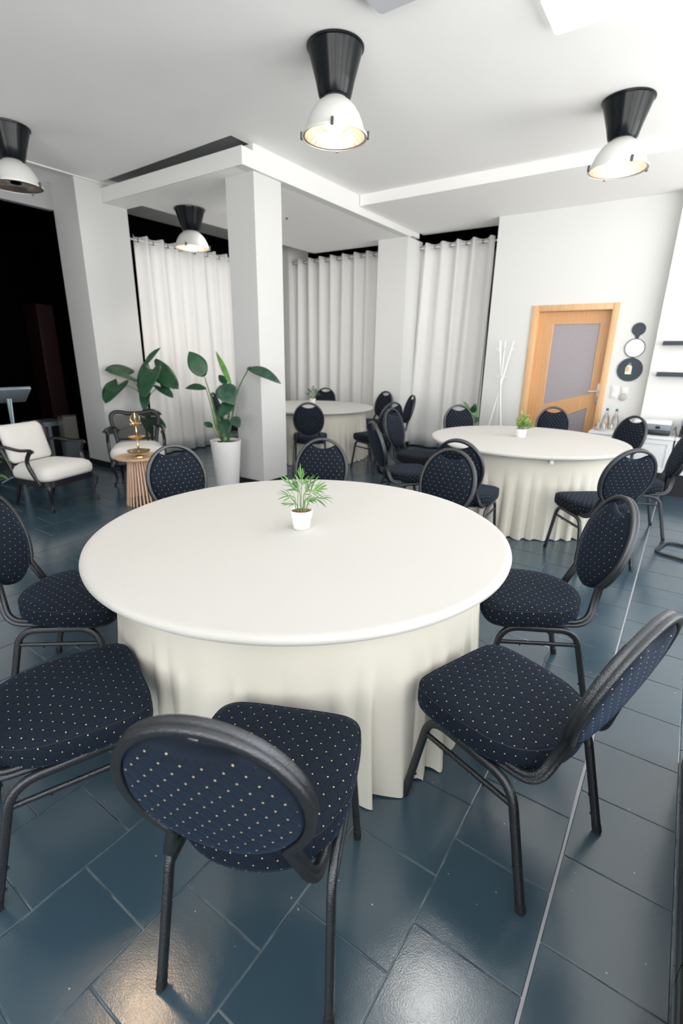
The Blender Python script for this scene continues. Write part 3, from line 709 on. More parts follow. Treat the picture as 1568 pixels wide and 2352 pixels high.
    MB().tube([(q.x * 1.006, q.y * 1.006, 0.4805) for q in pp_], 0.0016, n=5, closed=True).build('piping', M['seam'], so)
    # backrest pad: oval with a scooped top that leaves the hand hole
    a_, b_ = RA - 0.0235, RB - 0.0235
    def outl(i, n):
        th = 2 * PI * i / n + PI / 2; u, v = a_ * math.cos(th), b_ * math.sin(th)
        if v > 0 and abs(u) < 0.084:
            ve = b_ * math.sqrt(1 - (0.084 / a_) ** 2); q = u / 0.084
            v = ve - 0.030 * (1 - q * q) ** 0.8
        return u, v
    n = 60
    def ringlayer(s, d): return [back_pt(outl(i, n)[0] * s, outl(i, n)[1] * s - 0.006 * (1 - s), d) for i in range(n)]
    layers = [(0.35, 0.034), (0.65, 0.032), (0.85, 0.026), (0.95, 0.018), (1.0, 0.006), (1.0, -0.008), (0.955, -0.016), (0.85, -0.020), (0.6, -0.022), (0.3, -0.023)]
    V = [back_pt(0, -0.004, 0.035)]; UV = [(0, -0.004)]
    for li, (s, d) in enumerate(layers):
        V += ringlayer(s, d); off = 0.0
        UV += [(outl(i, n)[0] * s + (0.013 if li > 4 else 0), outl(i, n)[1] * s) for i in range(n)]
    V.append(back_pt(0, -0.004, -0.023)); UV.append((0.013, -0.004))
    F = [(0, 1 + i, 1 + (i + 1) % n) for i in range(n)]
    for j in range(len(layers) - 1):
        for i in range(n): k = (i + 1) % n; F.append((1 + j * n + i, 1 + (j + 1) * n + i, 1 + (j + 1) * n + k, 1 + j * n + k))
    e = len(V) - 1; o_ = 1 + (len(layers) - 1) * n
    F += [(e, o_ + (i + 1) % n, o_ + i) for i in range(n)]
    mb = MB().add([tuple(p) for p in V], F); mb.uv = UV; mb.plain = (n + 3 * n, n + 6 * n); mb.build('backrest', M['fabric'], root, ang=75)
    return root
M['seam'] = mat('black_piping', (0.006, 0.008, 0.014), 0.7)
proto = make_chair()
G1, G2, G3 = 'banquet chairs round the front table', 'banquet chairs round the table near the door', 'banquet chairs round the farthest table'
CH = [  # x, y, yaw, group, label
 (-0.714, 0.718, 0.435, G1, 'nearest banquet chair, seen from behind, its oval back closest to the viewer'),
 (-0.274, 1.389, 1.236, G1, 'banquet chair at the front table with its whole seat in view, rim speckled bright, rightmost'),
 (-0.433, 2.213, 2.098, G1, 'black padded banquet chair right of the front table, seat half under the tabletop'),
 (-1.452, 0.552, -0.36, G1, 'banquet chair showing its seat left of the nearest chair, back outside the picture'),
 (-2.145, 0.965, -0.90, G1, 'banquet chair left of the front table, oval pad cut by the left edge'),
 (-2.365, 1.855, -1.88, G1, 'pale rimmed banquet chair behind the front table, beside the slatted side table'),
 (-1.955, 2.475, -2.75, G1, 'banquet chair behind the front table, directly behind the potted palm'),
 (-1.20, 2.66, 3.10, G1, 'grey rimmed banquet chair behind the front table, overlapping the next table\'s chair'),
 (-2.064, 5.616, -2.414, G2, 'pale rimmed banquet chair behind the middle table, in front of curtain and floor plant'),
 (-1.19, 6.14, -2.80, G2, 'banquet chair behind the middle table, in front of the wooden door'),
 (-0.605, 5.765, 2.482, G2, 'black backed banquet chair between the middle table and the white sideboard'),
 (-0.228, 5.019, 1.857, G2, 'banquet chair beside the middle table, its back cut by the right picture edge'),
 (-0.422, 4.055, 0.707, G2, 'blue grey banquet chair at the middle table\'s right front, seen from behind'),
 (-1.331, 3.732, 0.075, G2, 'banquet chair with open hand hole at the near side of the middle table'),
 (-2.361, 4.886, -1.618, G2, 'grey dotted banquet chair left of the middle table, side-on to the viewer'),
 (-2.07, 4.079, -0.706, G2, 'narrow black banquet chair with a glint on its rim, left of the middle table'),
 (-4.03, 5.10, 0.62, G3, 'banquet chair in front of the farthest table, back towards the viewer beside the column'),
 (-3.40, 5.735, 1.246, G3, 'banquet chair right of the farthest table, its legs standing clear beside the cloth'),
 (-3.665, 6.609, 2.356, G3, 'very narrow looking banquet chair in front of the curtain right of the back pillar'),
 (-4.22, 6.93, 2.84, G3, 'black banquet chair behind the farthest table, in front of the back pillar'),
 (-5.20, 6.87, -2.80, G3, 'banquet chair behind the farthest table, beside its small potted palm'),
 (-5.75, 6.20, -1.80, G3, 'banquet chair at the far left of the farthest table, almost hidden behind the column'),
 (-5.589, 5.282, -0.932, G3, 'banquet chair mostly hidden behind the tall white planter\'s leaves and stems'),
]
for i, (x, y, a, g, lb) in enumerate(CH):
    o = proto if i == 0 else dup(proto)
    o.location = (x, y, 0); o.rotation_euler = (0, 0, a); o['label'] = lb; o['group'] = g

# cantilever chair standing outside the right edge; only its floor loop shows
cc = thing('cantilever_chair', 'chair with a black tube floor loop, cut by the right picture edge', 'chair', (0.33, 4.62, 0), -0.25)
lp_ = fillet([(0.20, 0.24, 0.46), (0.20, 0.25, 0.012), (0.20, -0.0, 0.012)], 0.05)
loop = fillet([(0.24, -0.20, 0.45), (0.24, 0.20, 0.45)], 0.05)
pth = fillet([(0.26, 0.22, 0.44), (0.26, 0.20, 0.012), (-0.28, 0.17, 0.012), (-0.28, -0.17, 0.012), (0.26, -0.20, 0.012), (0.26, -0.22, 0.44)], 0.07, 6)
MB().tube(pth, 0.011, n=8).build('base_loop', M['frame'], cc)
MB().box(0.0, 0.46, -0.225, 0.225, 0.452, 0.50, 0.015, 3).build('seat', M['rubber'], cc)
MB().box(0.44, 0.47, -0.20, 0.20, 0.52, 0.86, 0.012, 3).build('backrest', M['rubber'], cc)

# ------------------------------------------------------------------ round tables under stretch covers
def round_table(cx, cy, rot, label, seed, R=0.915):
    rnd = random.Random(seed)
    t = thing('round_table', label, 'table', (cx, cy, 0), rot, 'round banquet tables')
    mb = MB(); mb.lathe([(0.0, 0.760), (0.5, 0.760), (R - 0.03, 0.7598), (R - 0.012, 0.7585), (R - 0.003, 0.753), (R, 0.744), (R - 0.002, 0.734), (R - 0.010, 0.727), (R - 0.05, 0.722), (0.80, 0.715)], 160)
    mb.build('table_cover', M['cloth'], t, ang=60)
    n = 720; rows = 20; V = []; F = []
    nf = 46; ph = [rnd.uniform(0, 1) for _ in range(nf)]
    edges = sorted((k + 0.55 * (rnd.random() - 0.5)) / nf for k in range(nf)); am = [rnd.uniform(0.35, 1.2) for _ in range(nf)]; st = [rnd.uniform(0.0, 0.16) for _ in range(nf)]
    ed = edges + [edges[0] + 1]
    tab_ = []
    for i in range(n):
        u = i / n
        if u < ed[0]: u += 1
        k = max(q for q in range(nf) if ed[q] <= u); f = (u - ed[k]) / (ed[k + 1] - ed[k]); tab_.append((k, f))
    zt = 0.722
    for j in range(rows + 1):
        s = j / rows; z = zt * (1 - s) + 0.004
        for i in range(n):
            k, f = tab_[i]; k2 = (k + 1) % nf
            w = 0.5 - 0.5 * math.cos(2 * PI * f)               # bump between two creases
            A = am[k]; s0 = 0.14 + st[k]
            g = max(0.0, (s - s0) / (1 - s0)); g = g ** 0.8 if g > 0 else 0
            r = 0.802 + 0.014 * s + A * g * 0.060 * (w ** 0.8 - 0.40) + 0.010 * g * math.sin(7 * 2 * PI * i / n + seed)
            a = 2 * PI * i / n + 0.012 * g * math.sin(3 * f * PI + k)
            dz = 0.006 * g * (1 - w) if j == rows else 0
            V.append((r * math.cos(a), r * math.sin(a), z + dz))
    for j in range(rows):
        for i in range(n): k = (i + 1) % n; F.append((j * n + i, j * n + k, (j + 1) * n + k, (j + 1) * n + i))
    MB().add(V, F).build('table_skirt', M['skirt'], t, ang=120)
    return t
T1 = round_table(-1.335, 1.632, 0, 'large front round table in cream stretch cover with ivory skirt', 11)
T2 = round_table(-1.215, 4.95, 1.1, 'round table in cream cover near the wooden door, holding the small green bush', 12)
T3 = round_table(-4.67, 6.00, 2.3, 'farthest round table in cream cover, partly behind the square column', 13)
for (x, y) in ((0.905, 0.35), (0.87, -0.45)):
    pass
cl = MB().box(-0.02, 0.02, -0.016, 0.016, 0.690, 0.735, 0.006)
cl.move(Matrix.Rotation(math.radians(-62) - 1.1, 4, 'Z') @ Matrix.Translation((0.87, 0, 0))); cl.build('edge_clip', M['whiteplastic'], T2)
cl = MB().box(-0.02, 0.02, -0.016, 0.016, 0.685, 0.735, 0.006)
cl.move(Matrix.Rotation(math.radians(190) - 1.1, 4, 'Z') @ Matrix.Translation((0.87, 0, 0))); cl.build('edge_clip', M['whiteplastic'], T2)

# ------------------------------------------------------------------ plants
def blade(p0, p1, w, nrm=(0, 0, 1), droop=0.15, fold=0.15, heart=False, n=9, m=3):
    """one leaf as a grid bent along its midrib"""
    p0, p1 = Vector(p0), Vector(p1); d = p1 - p0; L = d.length; d.normalize(); nr = Vector(nrm); s = d.cross(nr)
    if s.length < 1e-3: s = d.orthogonal()
    s.normalize(); nr = s.cross(d).normalized()
    V = []; F = []
    for i in range(n + 1):
        t = i / n
        if heart: hw = w * 0.5 * (math.sin(PI * min(1, (t * 0.90 + 0.10)) ** 0.58) ** 0.6)
        else: hw = w * 0.5 * math.sin(PI * (0.03 + 0.97 * t) ** 0.85) ** 0.8
        if i == n: hw = 0.0005
        c = p0 + d * (L * t) + nr * (droop * L * (math.sin(PI * t) - 0.0))
        for j in range(-m, m + 1):
            q = j / m; back = (-0.42 * L * abs(q) * (1.25 - abs(q) ** 3 * 0.5) * (1 - t) ** 3) if heart else 0
            V.append(c + s * (hw * q) + nr * (-fold * hw * (1 - abs(q)) * 1.0 + fold * hw * 0.5) + d * back)
    k = 2 * m + 1
    for i in range(n):
        for j in range(2 * m): F.append((i * k + j, i * k + j + 1, (i + 1) * k + j + 1, (i + 1) * k + j))
    return V, F
def add_leaf(root, p0, p1, w, m, **k):
    inv = root.matrix_world.inverted() if False else Matrix.Translation(-Vector(root.location))
    V, F = blade(p0, p1, w, **k); mb = MB().add([tuple(inv @ Vector(v)) for v in V], F)
    o = mb.build('leaf', M[m], root, ang=180); sm = o.modifiers.new('thickness', 'SOLIDIFY'); sm.thickness = 0.0012
    return o
def stemz(root, name, pts, r, m, r1=None):
    off = Vector(root.location); P = crom(pts, 5); n = len(P)
    rs = [1 + ((r1 / r if r1 else 1) - 1) * i / (n - 1) for i in range(n)]
    return MB().tube([p - off for p in P], r, n=6, rs=rs).build(name, M[m], root)

# bird of paradise in a tall planter beside the column
PP = Vector((-4.16, 3.74, 0))
bp_ = thing('potted_plant', 'tall broad leaved plant in a tapering white floor planter beside the column', 'plant', PP)
pot = MB().lathe([(0.0, 0.0), (0.118, 0.0), (0.122, 0.01), (0.168, 0.575), (0.169, 0.582), (0.160, 0.583), (0.157, 0.55), (0.0, 0.55)], 48).build('planter', M['pot'], bp_, ang=50)
MB().lathe([(0.0, 0.548), (0.158, 0.548), (0.158, 0.552), (0.0, 0.556)], 32).build('soil', M['darksoil'], bp_)
DP = (PP - Vector((0, 0, CAM_Z)) + Vector((0, 0, .8))).dot(FW)
def A_(px, py, dd=0.0): return at(px, py, DP + dd)
NV = -FW + Vector((0, 0, 0.5))
for px0, py0, px1, py1, w, mm, d0, d1, k in (
    (469, 864, 434, 807, 0.205, 'leaf', 0.05, 0.0, dict(droop=0.05)),
    (531, 886, 495, 806, 0.062, 'leaflight', 0.0, 0.06, dict(droop=0.06)),
    (571, 846, 646, 882, 0.125, 'leafgrey', -0.12, -0.22, dict(droop=0.12)),
    (508, 884, 537, 930, 0.235, 'leafgrey', -0.05, -0.14, dict(droop=0.10)),
    (473, 893, 425, 892, 0.09, 'leaf', 0.10, 0.18, dict(droop=0.12)),
    (520, 882, 502, 861, 0.09, 'leaf', 0.10, 0.12, dict(droop=0.05)),
    (532, 925, 504, 958, 0.16, 'leaf', -0.08, -0.13, dict(droop=0.10)),
    (515, 962, 518, 1000, 0.15, 'leaf', -0.02, -0.05, dict(droop=0.05)),
    (534, 958, 550, 982, 0.12, 'leafgrey', -0.10, -0.2, dict(droop=0.05)),
    (488, 981, 468, 970, 0.075, 'leaf', 0.12, 0.2, dict(droop=0.05)),
    (530, 993, 545, 998, 0.05, 'leaf', -0.1, -0.15, dict(droop=0.05)),
    (505, 975, 495, 940, 0.07, 'leaf', 0.05, 0.05, dict(droop=0.05)),
):
    add_leaf(bp_, A_(px0, py0, d0), A_(px1, py1, d1), w, mm, nrm=NV, **k)
base = PP + Vector((0, 0, 0.55))
for i, (pts, r, mm) in enumerate((
    ([base + Vector((-.04, .0, 0)), A_(500, 985, 0.02), A_(486, 920, 0.04), A_(469, 864, 0.05)], 0.009, 'stalk'),
    ([base + Vector((-.03, .03, 0)), A_(497, 985, 0.05), A_(485, 935, 0.08), A_(473, 893, 0.10)], 0.007, 'stalk'),
    ([base + Vector((.04, .0, 0)), A_(530, 975, -0.02), A_(545, 900, -0.08), A_(571, 846, -0.12)], 0.009, 'darkstalk'),
    ([base + Vector((.02, .02, 0)), A_(524, 970, 0.0), A_(528, 930, 0.0), A_(531, 886, 0.0)], 0.010, 'darkstalk'),
    ([base + Vector((.0, -.03, 0)), A_(516, 985, 0.0), A_(511, 930, 0.0), A_(508, 884, -0.05)], 0.008, 'stalk'),
    ([base + Vector((.03, -.02, 0)), A_(527, 985, -0.03), A_(534, 960, -0.06), A_(532, 925, -0.08)], 0.008, 'darkstalk'),
    ([base + Vector((-.05, .03, 0)), A_(497, 1000, 0.06), A_(492, 990, 0.1), A_(488, 981, 0.12)], 0.005, 'stalk'),
    ([base + Vector((-.01, .0, 0)), A_(508, 1000, 0.0), A_(513, 980, 0.0), A_(515, 962, -0.02)], 0.012, 'darkstalk'))):
    stemz(bp_, 'stem', pts, r * 1.5, mm, r * 0.7)
sc_ = stemz(bp_, 'stem', [A_(567, 848, -0.12), A_(572, 844, -0.12), A_(580, 845, -0.13)], 0.010, 'darkstalk')
MB().box(-0.09, -0.03, -0.105, -0.085, 0.556, 0.575, 0.004).build('plant_label', M['yellow'], bp_)

# philodendron behind the cane backed armchair
PQ = Vector((-5.93, 3.98, 0)); 
ph_ = thing('potted_plant', 'heart leaved plant behind the cane backed armchair, against the left pier', 'plant', PQ)
MB().lathe([(0.0, 0.0), (0.11, 0.0), (0.145, 0.26), (0.135, 0.26), (0.13, 0.235), (0.0, 0.235)], 32).build('planter', M['rubber'], ph_)
DQ = (PQ + Vector((0, 0, 0.9 - CAM_Z))).dot(FW)
def B_(px, py, dd=0.0): return at(px, py, DQ + dd)
for px0, py0, px1, py1, w, mm, d0, d1, h in (
    (297, 861, 241, 850, 0.27, 'leaf', -0.16, -0.42, True), (270, 884, 242, 927, 0.26, 'leaf', -0.16, -0.36, True),
    (346, 852, 328, 916, 0.28, 'leaf', -0.10, -0.2, True), (359, 850, 410, 894, 0.29, 'leaf', 0.05, 0.0, True),
    (369, 888, 398, 914, 0.14, 'leaf', 0.0, -0.05, True), (332, 840, 369, 798, 0.085, 'leaf', 0.0, 0.05, False),
    (334, 898, 333, 945, 0.15, 'leaf', -0.05, -0.1, True), (274, 988, 234, 993, 0.13, 'leaf', -0.1, -0.2, False),
    (335, 948, 372, 952, 0.12, 'leaf', 0.0, -0.1, True), (345, 960, 382, 983, 0.14, 'leaf', -0.05, -0.1, False), (335, 965, 352, 1000, 0.13, 'leaf', -0.05, -0.12, True)):
    add_leaf(ph_, B_(px0, py0, d0), B_(px1, py1, d1), w, mm, nrm=NV, droop=0.08, heart=h, fold=0.1)
tp = B_(333, 928)
stemz(ph_, 'stem', [PQ + Vector((0, 0, 0.2)), B_(336, 990), B_(334, 950), tp], 0.016, 'redstalk', 0.012)
for pts in ([tp, B_(318, 892, -.03), B_(304, 872, -.1), B_(297, 861, -0.16)], [tp, B_(318, 900), B_(295, 887, -.1), B_(270, 884, -0.16)], [tp, B_(338, 890), B_(346, 852, -0.1)],
            [tp, B_(345, 890), B_(359, 850, 0.05)], [tp, B_(350, 900), B_(369, 888)], [tp, B_(333, 880), B_(332, 840)], [tp, B_(335, 912), B_(334, 898, -0.05)],
            [B_(335, 960), B_(310, 975), B_(274, 988, -0.1)], [B_(335, 970), B_(340, 962), B_(345, 960, -0.05)]):
    stemz(ph_, 'stem', pts, 0.007, 'stalk', 0.004)

# small pots on the tables
def palm(loc, label, s, seed, dark=False):
    rnd = random.Random(seed)
    t = thing('potted_palm', label, 'plant', loc, 0, None)
    MB().lathe([(0.0, 0.0), (0.036, 0.0), (0.041, 0.004), (0.0445, 0.045), (0.0455, 0.050), (0.050, 0.054), (0.0515, 0.086), (0.0485, 0.087), (0.0465, 0.078), (0.0, 0.078)], 40).build('pot', M['gloss'], t, ang=50)
    MB().lathe([(0.0, 0.081), (0.025, 0.082), (0.047, 0.078)], 24).build('soil', M['soil'], t)
    mm = 'leaf' if dark else 'palm'
    ex, ez = Vector((0.82, 0.57, 0)), Vector((0, 0, 1)); ed = Vector((-0.57, 0.82, 0))
    # x at the soil, x and height of the frond's start, frond direction, length of its rib, leaflets, leaflet length
    fr_ = [(0.000, 0.004, 0.205, 0.05, 1.0, .050, 9, .075), (-0.012, -0.014, 0.180, -0.75, 0.75, .050, 8, .070), (0.012, 0.022, 0.185, 0.55, 0.85, .050, 8, .062),
           (0.018, 0.040, 0.175, 0.9, 0.55, .045, 8, .068), (-0.018, -0.026, 0.150, -1.0, 0.30, .045, 7, .070), (0.016, 0.045, 0.150, 1.0, 0.15, .055, 8, .072),
           (-0.016, -0.020, 0.115, -1.0, 0.1, .035, 5, .060), (0.004, 0.010, 0.150, 0.3, 0.4, .040, 7, .050), (-0.004, -0.006, 0.160, -0.3, 0.6, .045, 7, .055), (0.008, 0.016, 0.130, 0.5, 0.0, .030, 6, .045)]
    for (x, x1, h, dx, dz, rl, nl, ll) in fr_:
        y = rnd.uniform(-0.018, 0.018); b0 = ex * x + ed * y + ez * 0.080; tp = ex * x1 + ed * y * 1.6 + ez * h
        d = (ex * dx + ez * dz + ed * rnd.uniform(-0.45, 0.45)).normalized()
        endp = tp + d * rl - ez * (0.004)
        MB().tube(crom([b0, b0.lerp(tp, 0.5) + ex * rnd.uniform(-.003, .003), tp, endp], 4), 0.0021, n=5).build('stem', M['stalk'], t)
        mb = MB(); side = d.cross(ed + ex * 0.2).normalized()
        for k in range(nl):
            f = k / (nl - 1); sg = 1 if k % 2 else -1
            o = tp.lerp(endp, f); dirn = (d * (0.75 + 0.9 * f) + side * sg * (0.75 - f * 0.62) + ed * sg * rnd.uniform(-0.1, 0.5)).normalized()
            L = ll * 0.82 * (0.8 + 0.3 * math.sin(PI * (0.15 + 0.7 * f))) * rnd.uniform(0.85, 1.1)
            e = o + dirn * L - ez * (0.30 * L * (1 - abs(dirn.z)))
            V, F = blade(o, e, 0.0088, nrm=(rnd.uniform(-1, 1), rnd.uniform(-1, 1), rnd.uniform(0.2, 1)), droop=0.10, fold=0.3, n=5, m=1); mb.add(V, F)
        mb.build('frond', M[mm], t, ang=180)
    t.scale = (s, s, s)
    return t
palm((-1.338, 1.627, 0.7605), 'small palm in a glossy white pot on the front table', 1.0, 4)
palm((-4.84, 6.20, 0.7605), 'small dark palm in a white pot on the farthest table', 0.97, 8, True)
bu_s = 1.15
bu = thing('potted_bush', 'yellowish green bushy plant in a white pot on the table near the door', 'plant', (-1.29, 5.01, 0.7605))
MB().lathe([(0.0, 0.0), (0.046, 0.0), (0.048, 0.004), (0.056, 0.078), (0.053, 0.079), (0.050, 0.07), (0.0, 0.07)], 36).build('pot', M['gloss'], bu, ang=50)
MB().lathe([(0.0, 0.073), (0.051, 0.070)], 20).build('soil', M['soil'], bu)
rnd = random.Random(3); mb = MB(); sm_ = MB()
for k in range(26):
    a = rnd.uniform(0, 2 * PI); rr = rnd.uniform(0.01, 0.085) ** 1; top = Vector((rr * math.cos(a) + 0.02, rr * math.sin(a) + 0.01, rnd.uniform(0.13, 0.245) - rr * 0.5))
    b0 = Vector((0.03 * math.cos(a), 0.03 * math.sin(a), 0.07)); sm_.tube([b0, top], 0.0013, n=4)
    for j in range(16):
        f = 0.3 + 0.75 * j / 16; p = b0.lerp(top, f); dd = Vector((rnd.uniform(-1, 1), rnd.uniform(-1, 1), rnd.uniform(-0.2, 1))).normalized()
        V, F = blade(p, p + dd * rnd.uniform(0.018, 0.032), 0.010, nrm=(rnd.uniform(-1, 1), rnd.uniform(-1, 1), 1), droop=0.1, n=3, m=1); mb.add(V, F)
mb.v = [(x * bu_s, y * bu_s, 0.07 + (z - 0.07) * bu_s) for x, y, z in mb.v]; mb.build('foliage', M['bush'], bu, ang=180, kind='stuff'); sm_.build('stems', M['stalk'], bu, kind='stuff')

# floor plant behind the middle table, beside the curtain
FP = Vector((-2.62, 6.75, 0))
fp_ = thing('potted_plant', 'upright leafy plant in a low dark bowl on the floor behind the middle table', 'plant', FP)
MB().lathe([(0.0, 0.0), (0.12, 0.0), (0.15, 0.5), (0.17, 0.52), (0.16, 0.525), (0.13, 0.50), (0.0, 0.49)], 32).build('planter', M['blackplastic'], fp_)
DF = (FP + Vector((0, 0, 0.7 - CAM_Z))).dot(FW)
def C_(px, py, dd=0.0): return at(px, py, DF + dd)
for px0, py0, px1, py1, w, mm in ((1079, 950, 1064, 921, 0.06, 'leaflight'), (1083, 950, 1092, 926, 0.09, 'leaf'), (1085, 965, 1096, 930, 0.07, 'palm'), (1084, 972, 1100, 958, 0.08, 'leaf'), (1080, 965, 1072, 938, 0.06, 'leaf'), (1088, 972, 1080, 950, 0.08, 'leaf')):
    add_leaf(fp_, C_(px0, py0, rnd.uniform(-.05, .05)), C_(px1, py1, rnd.uniform(-.1, .1)), w, mm, nrm=NV, droop=0.1)
for px, py in ((1079, 950), (1083, 950), (1086, 962)): stemz(fp_, 'stem', [FP + Vector((0, 0, 0.48)), C_(1085, 975), C_(px, py)], 0.006, 'stalk')

# leaves entering at the left edge
LQ = Vector((-5.75, 1.82, 0))
le = thing('potted_plant', 'plant whose long light green leaves poke in at the left picture edge beside the armchair', 'plant', LQ)
MB().lathe([(0.0, 0.0), (0.10, 0.0), (0.13, 0.24), (0.12, 0.24), (0.115, 0.22), (0.0, 0.22)], 28).build('planter', M['rubber'], le)
DL = (LQ + Vector((0, 0, 0.4 - CAM_Z))).dot(FW)
for px0, py0, px1, py1 in ((-14, 1048, 29, 1064), (-14, 1068, 5, 1062), (-16, 1092, 20, 1102), (-18, 1040, -30, 1000), (-22, 1050, -50, 1030)):
    add_leaf(le, at(px0, py0, DL), at(px1, py1, DL - 0.05), 0.05, 'palm', nrm=(0, 0, 1), droop=0.12)
for px, py in ((-14, 1048), (-14, 1068), (-16, 1092), (-18, 1040), (-22, 1050)): stemz(le, 'stem', [LQ + Vector((0, 0, 0.21)), at(px, py, DL)], 0.005, 'stalk')

# ------------------------------------------------------------------ armchairs
def armchair(loc, rz, label, cushion):
    t = thing('armchair', label, 'armchair', loc, rz, 'black framed armchairs with off-white seats')
    # upholstered seat
    o = rrect(0.275, 0.265, 0.09, 5); V = []; F = []; n = len(o)
    pf = [(0.0, 0.455), (0.5, 0.450), (0.8, 0.435), (0.94, 0.41), (1.0, 0.375), (1.0, 0.33), (0.97, 0.305)]
    V.append((0, 0.02, 0.455))
    for s, z in pf[1:]: V += [(p[0] * s * (1 + 0.10 * (p[1] > 0)), p[1] * s + 0.02, z) for p in o]
    F = [(0, 1 + i, 1 + (i + 1) % n) for i in range(n)]
    for j in range(len(pf) - 2): F += [(1 + j * n + i, 1 + (j + 1) * n + i, 1 + (j + 1) * n + (i + 1) % n, 1 + j * n + (i + 1) % n) for i in range(n)]
    F.append(tuple(1 + (len(pf) - 2) * n + i for i in range(n)))
    MB().add(V, F).build('seat', M['cushion'], t, ang=80)
    ap = MB().prism([(p[0] * 0.99 * (1 + 0.10 * (p[1] > 0)), p[1] * 0.99 + 0.02) for p in o], 0.245, 0.3045, 'z').build('apron', M['blackwood'], t)
    for s in (-1, 1):
        MB().tube(crom([(s * 0.255, 0.235, 0.285), (s * 0.285, 0.275, 0.22), (s * 0.262, 0.25, 0.12), (s * 0.262, 0.252, 0.04), (s * 0.285, 0.285, 0.012)], 6), 0.030, n=8,
                  rs=[1 - 0.62 * min(1, i / 16) if i < 20 else 0.5 for i in range(25)]).build('leg', M['blackwood'], t)
        MB().tube(crom([(s * 0.215, -0.20, 0.30), (s * 0.215, -0.235, 0.15), (s * 0.22, -0.30, 0.006)], 5), 0.020, n=8).build('leg', M['blackwood'], t)
        MB().tube(crom([(s * 0.255, -0.315, 0.60), (s * 0.30, -0.20, 0.615), (s * 0.318, 0.0, 0.60), (s * 0.31, 0.13, 0.605), (s * 0.30, 0.165, 0.585)], 6), 0.022, 0.016, n=8).build('armrest', M['blackwood'], t)
        MB().tube(crom([(s * 0.305, 0.13, 0.595), (s * 0.315, 0.085, 0.50), (s * 0.310, 0.11, 0.40), (s * 0.295, 0.18, 0.27)], 6), 0.020, n=8).build('arm_support', M['blackwood'], t)
    tl = math.radians(17)
    def bk(u, v, d=0): return Vector((u, -0.235 - (v - 0.32) * math.sin(tl) / math.cos(tl) + d, v))
    top = 0.785
    fr_ = crom([bk(-0.215, 0.30), bk(-0.235, 0.48), bk(-0.275, 0.66), bk(-0.27, 0.75), bk(-0.20, top), bk(-0.07, top - 0.02), bk(0.07, top - 0.02), bk(0.20, top), bk(0.27, 0.75), bk(0.275, 0.66), bk(0.235, 0.48), bk(0.215, 0.30)], 6)
    MB().tube(fr_, 0.026, 0.020, n=8, up=(0, 1, 0.3)).build('back_frame', M['blackwood'], t)
    MB().tube([bk(-0.235, 0.455), bk(0.235, 0.455)], 0.016, n=8).build('back_rail', M['blackwood'], t)
    cn = MB()
    def hw(v): return 0.222 + (min(v, 0.66) - 0.46) * 0.19
    N1 = 30; vz = [0.465 + k * (top - 0.045 - 0.465) / 22 for k in range(23)]
    for v in vz: cn.tube([bk(-hw(v), v), bk(hw(v), v)], 0.0034, n=3)
    for k in range(N1 + 1):
        q = -1 + 2 * k / N1; cn.tube([bk(q * hw(0.46), 0.46), bk(q * hw(0.66), 0.66), bk(q * 0.255, top - 0.045 + 0.02 * abs(q))], 0.0034, n=3)
    cn.build('cane_panel', M['blackwood'], t, kind='stuff')
    if cushion:
        Vn = MB(); o2 = rrect(0.235, 0.19, 0.05, 5); V = []; F = []; n = len(o2)
        lay = [(0.5, 0.075), (0.85, 0.068), (0.97, 0.05), (1.0, 0.03), (0.98, 0.012), (0.9, 0.008)]
        V.append(bk(0, 0.615, 0.078))
        for s, d in lay: V += [bk(p[0] * s, 0.615 + p[1] * s * 0.98, d) for p in o2]
        F = [(0, 1 + i, 1 + (i + 1) % n) for i in range(n)]
        for j in range(len(lay) - 1): F += [(1 + j * n + i, 1 + (j + 1) * n + i, 1 + (j + 1) * n + (i + 1) % n, 1 + j * n + (i + 1) % n) for i in range(n)]
        F.append(tuple(1 + (len(lay) - 1) * n + i for i in range(n)))
        MB().add([tuple(v) for v in V], F).build('back_cushion', M['cushion'], t, ang=80)
    return t
armchair((-5.22, 2.33, 0), -1.30, 'off-white upholstered armchair at the left picture edge, turned side-on', True)
armchair((-5.43, 3.46, 0), -2.16, 'cane backed armchair behind the slatted side table, facing the viewer', False)

# slatted side table
ST = Vector((-4.49, 2.85, 0))
st_ = thing('side_table', 'round oak side table on a flared base of pinkish wooden slats', 'table', ST)
MB().lathe([(0.0, 0.478), (0.20, 0.478), (0.212, 0.484), (0.214, 0.502), (0.206, 0.504), (0.203, 0.494), (0.0, 0.492)], 56).build('tray_top', M['oak'], st_, ang=45)
for k in range(26):
    a = 2 * PI * k / 26; ca, sa = math.cos(a), math.sin(a)
    MB().tube([(0.150 * ca, 0.150 * sa, 0.0), (0.095 * ca, 0.095 * sa, 0.477)], 0.0095, n=6).build('slat', M['pine'], st_, ang=60)
MB().lathe([(0.0, 0.02), (0.135, 0.02), (0.133, 0.045), (0.0, 0.045)], 32).build('base_disc', M['blackplastic'], st_)
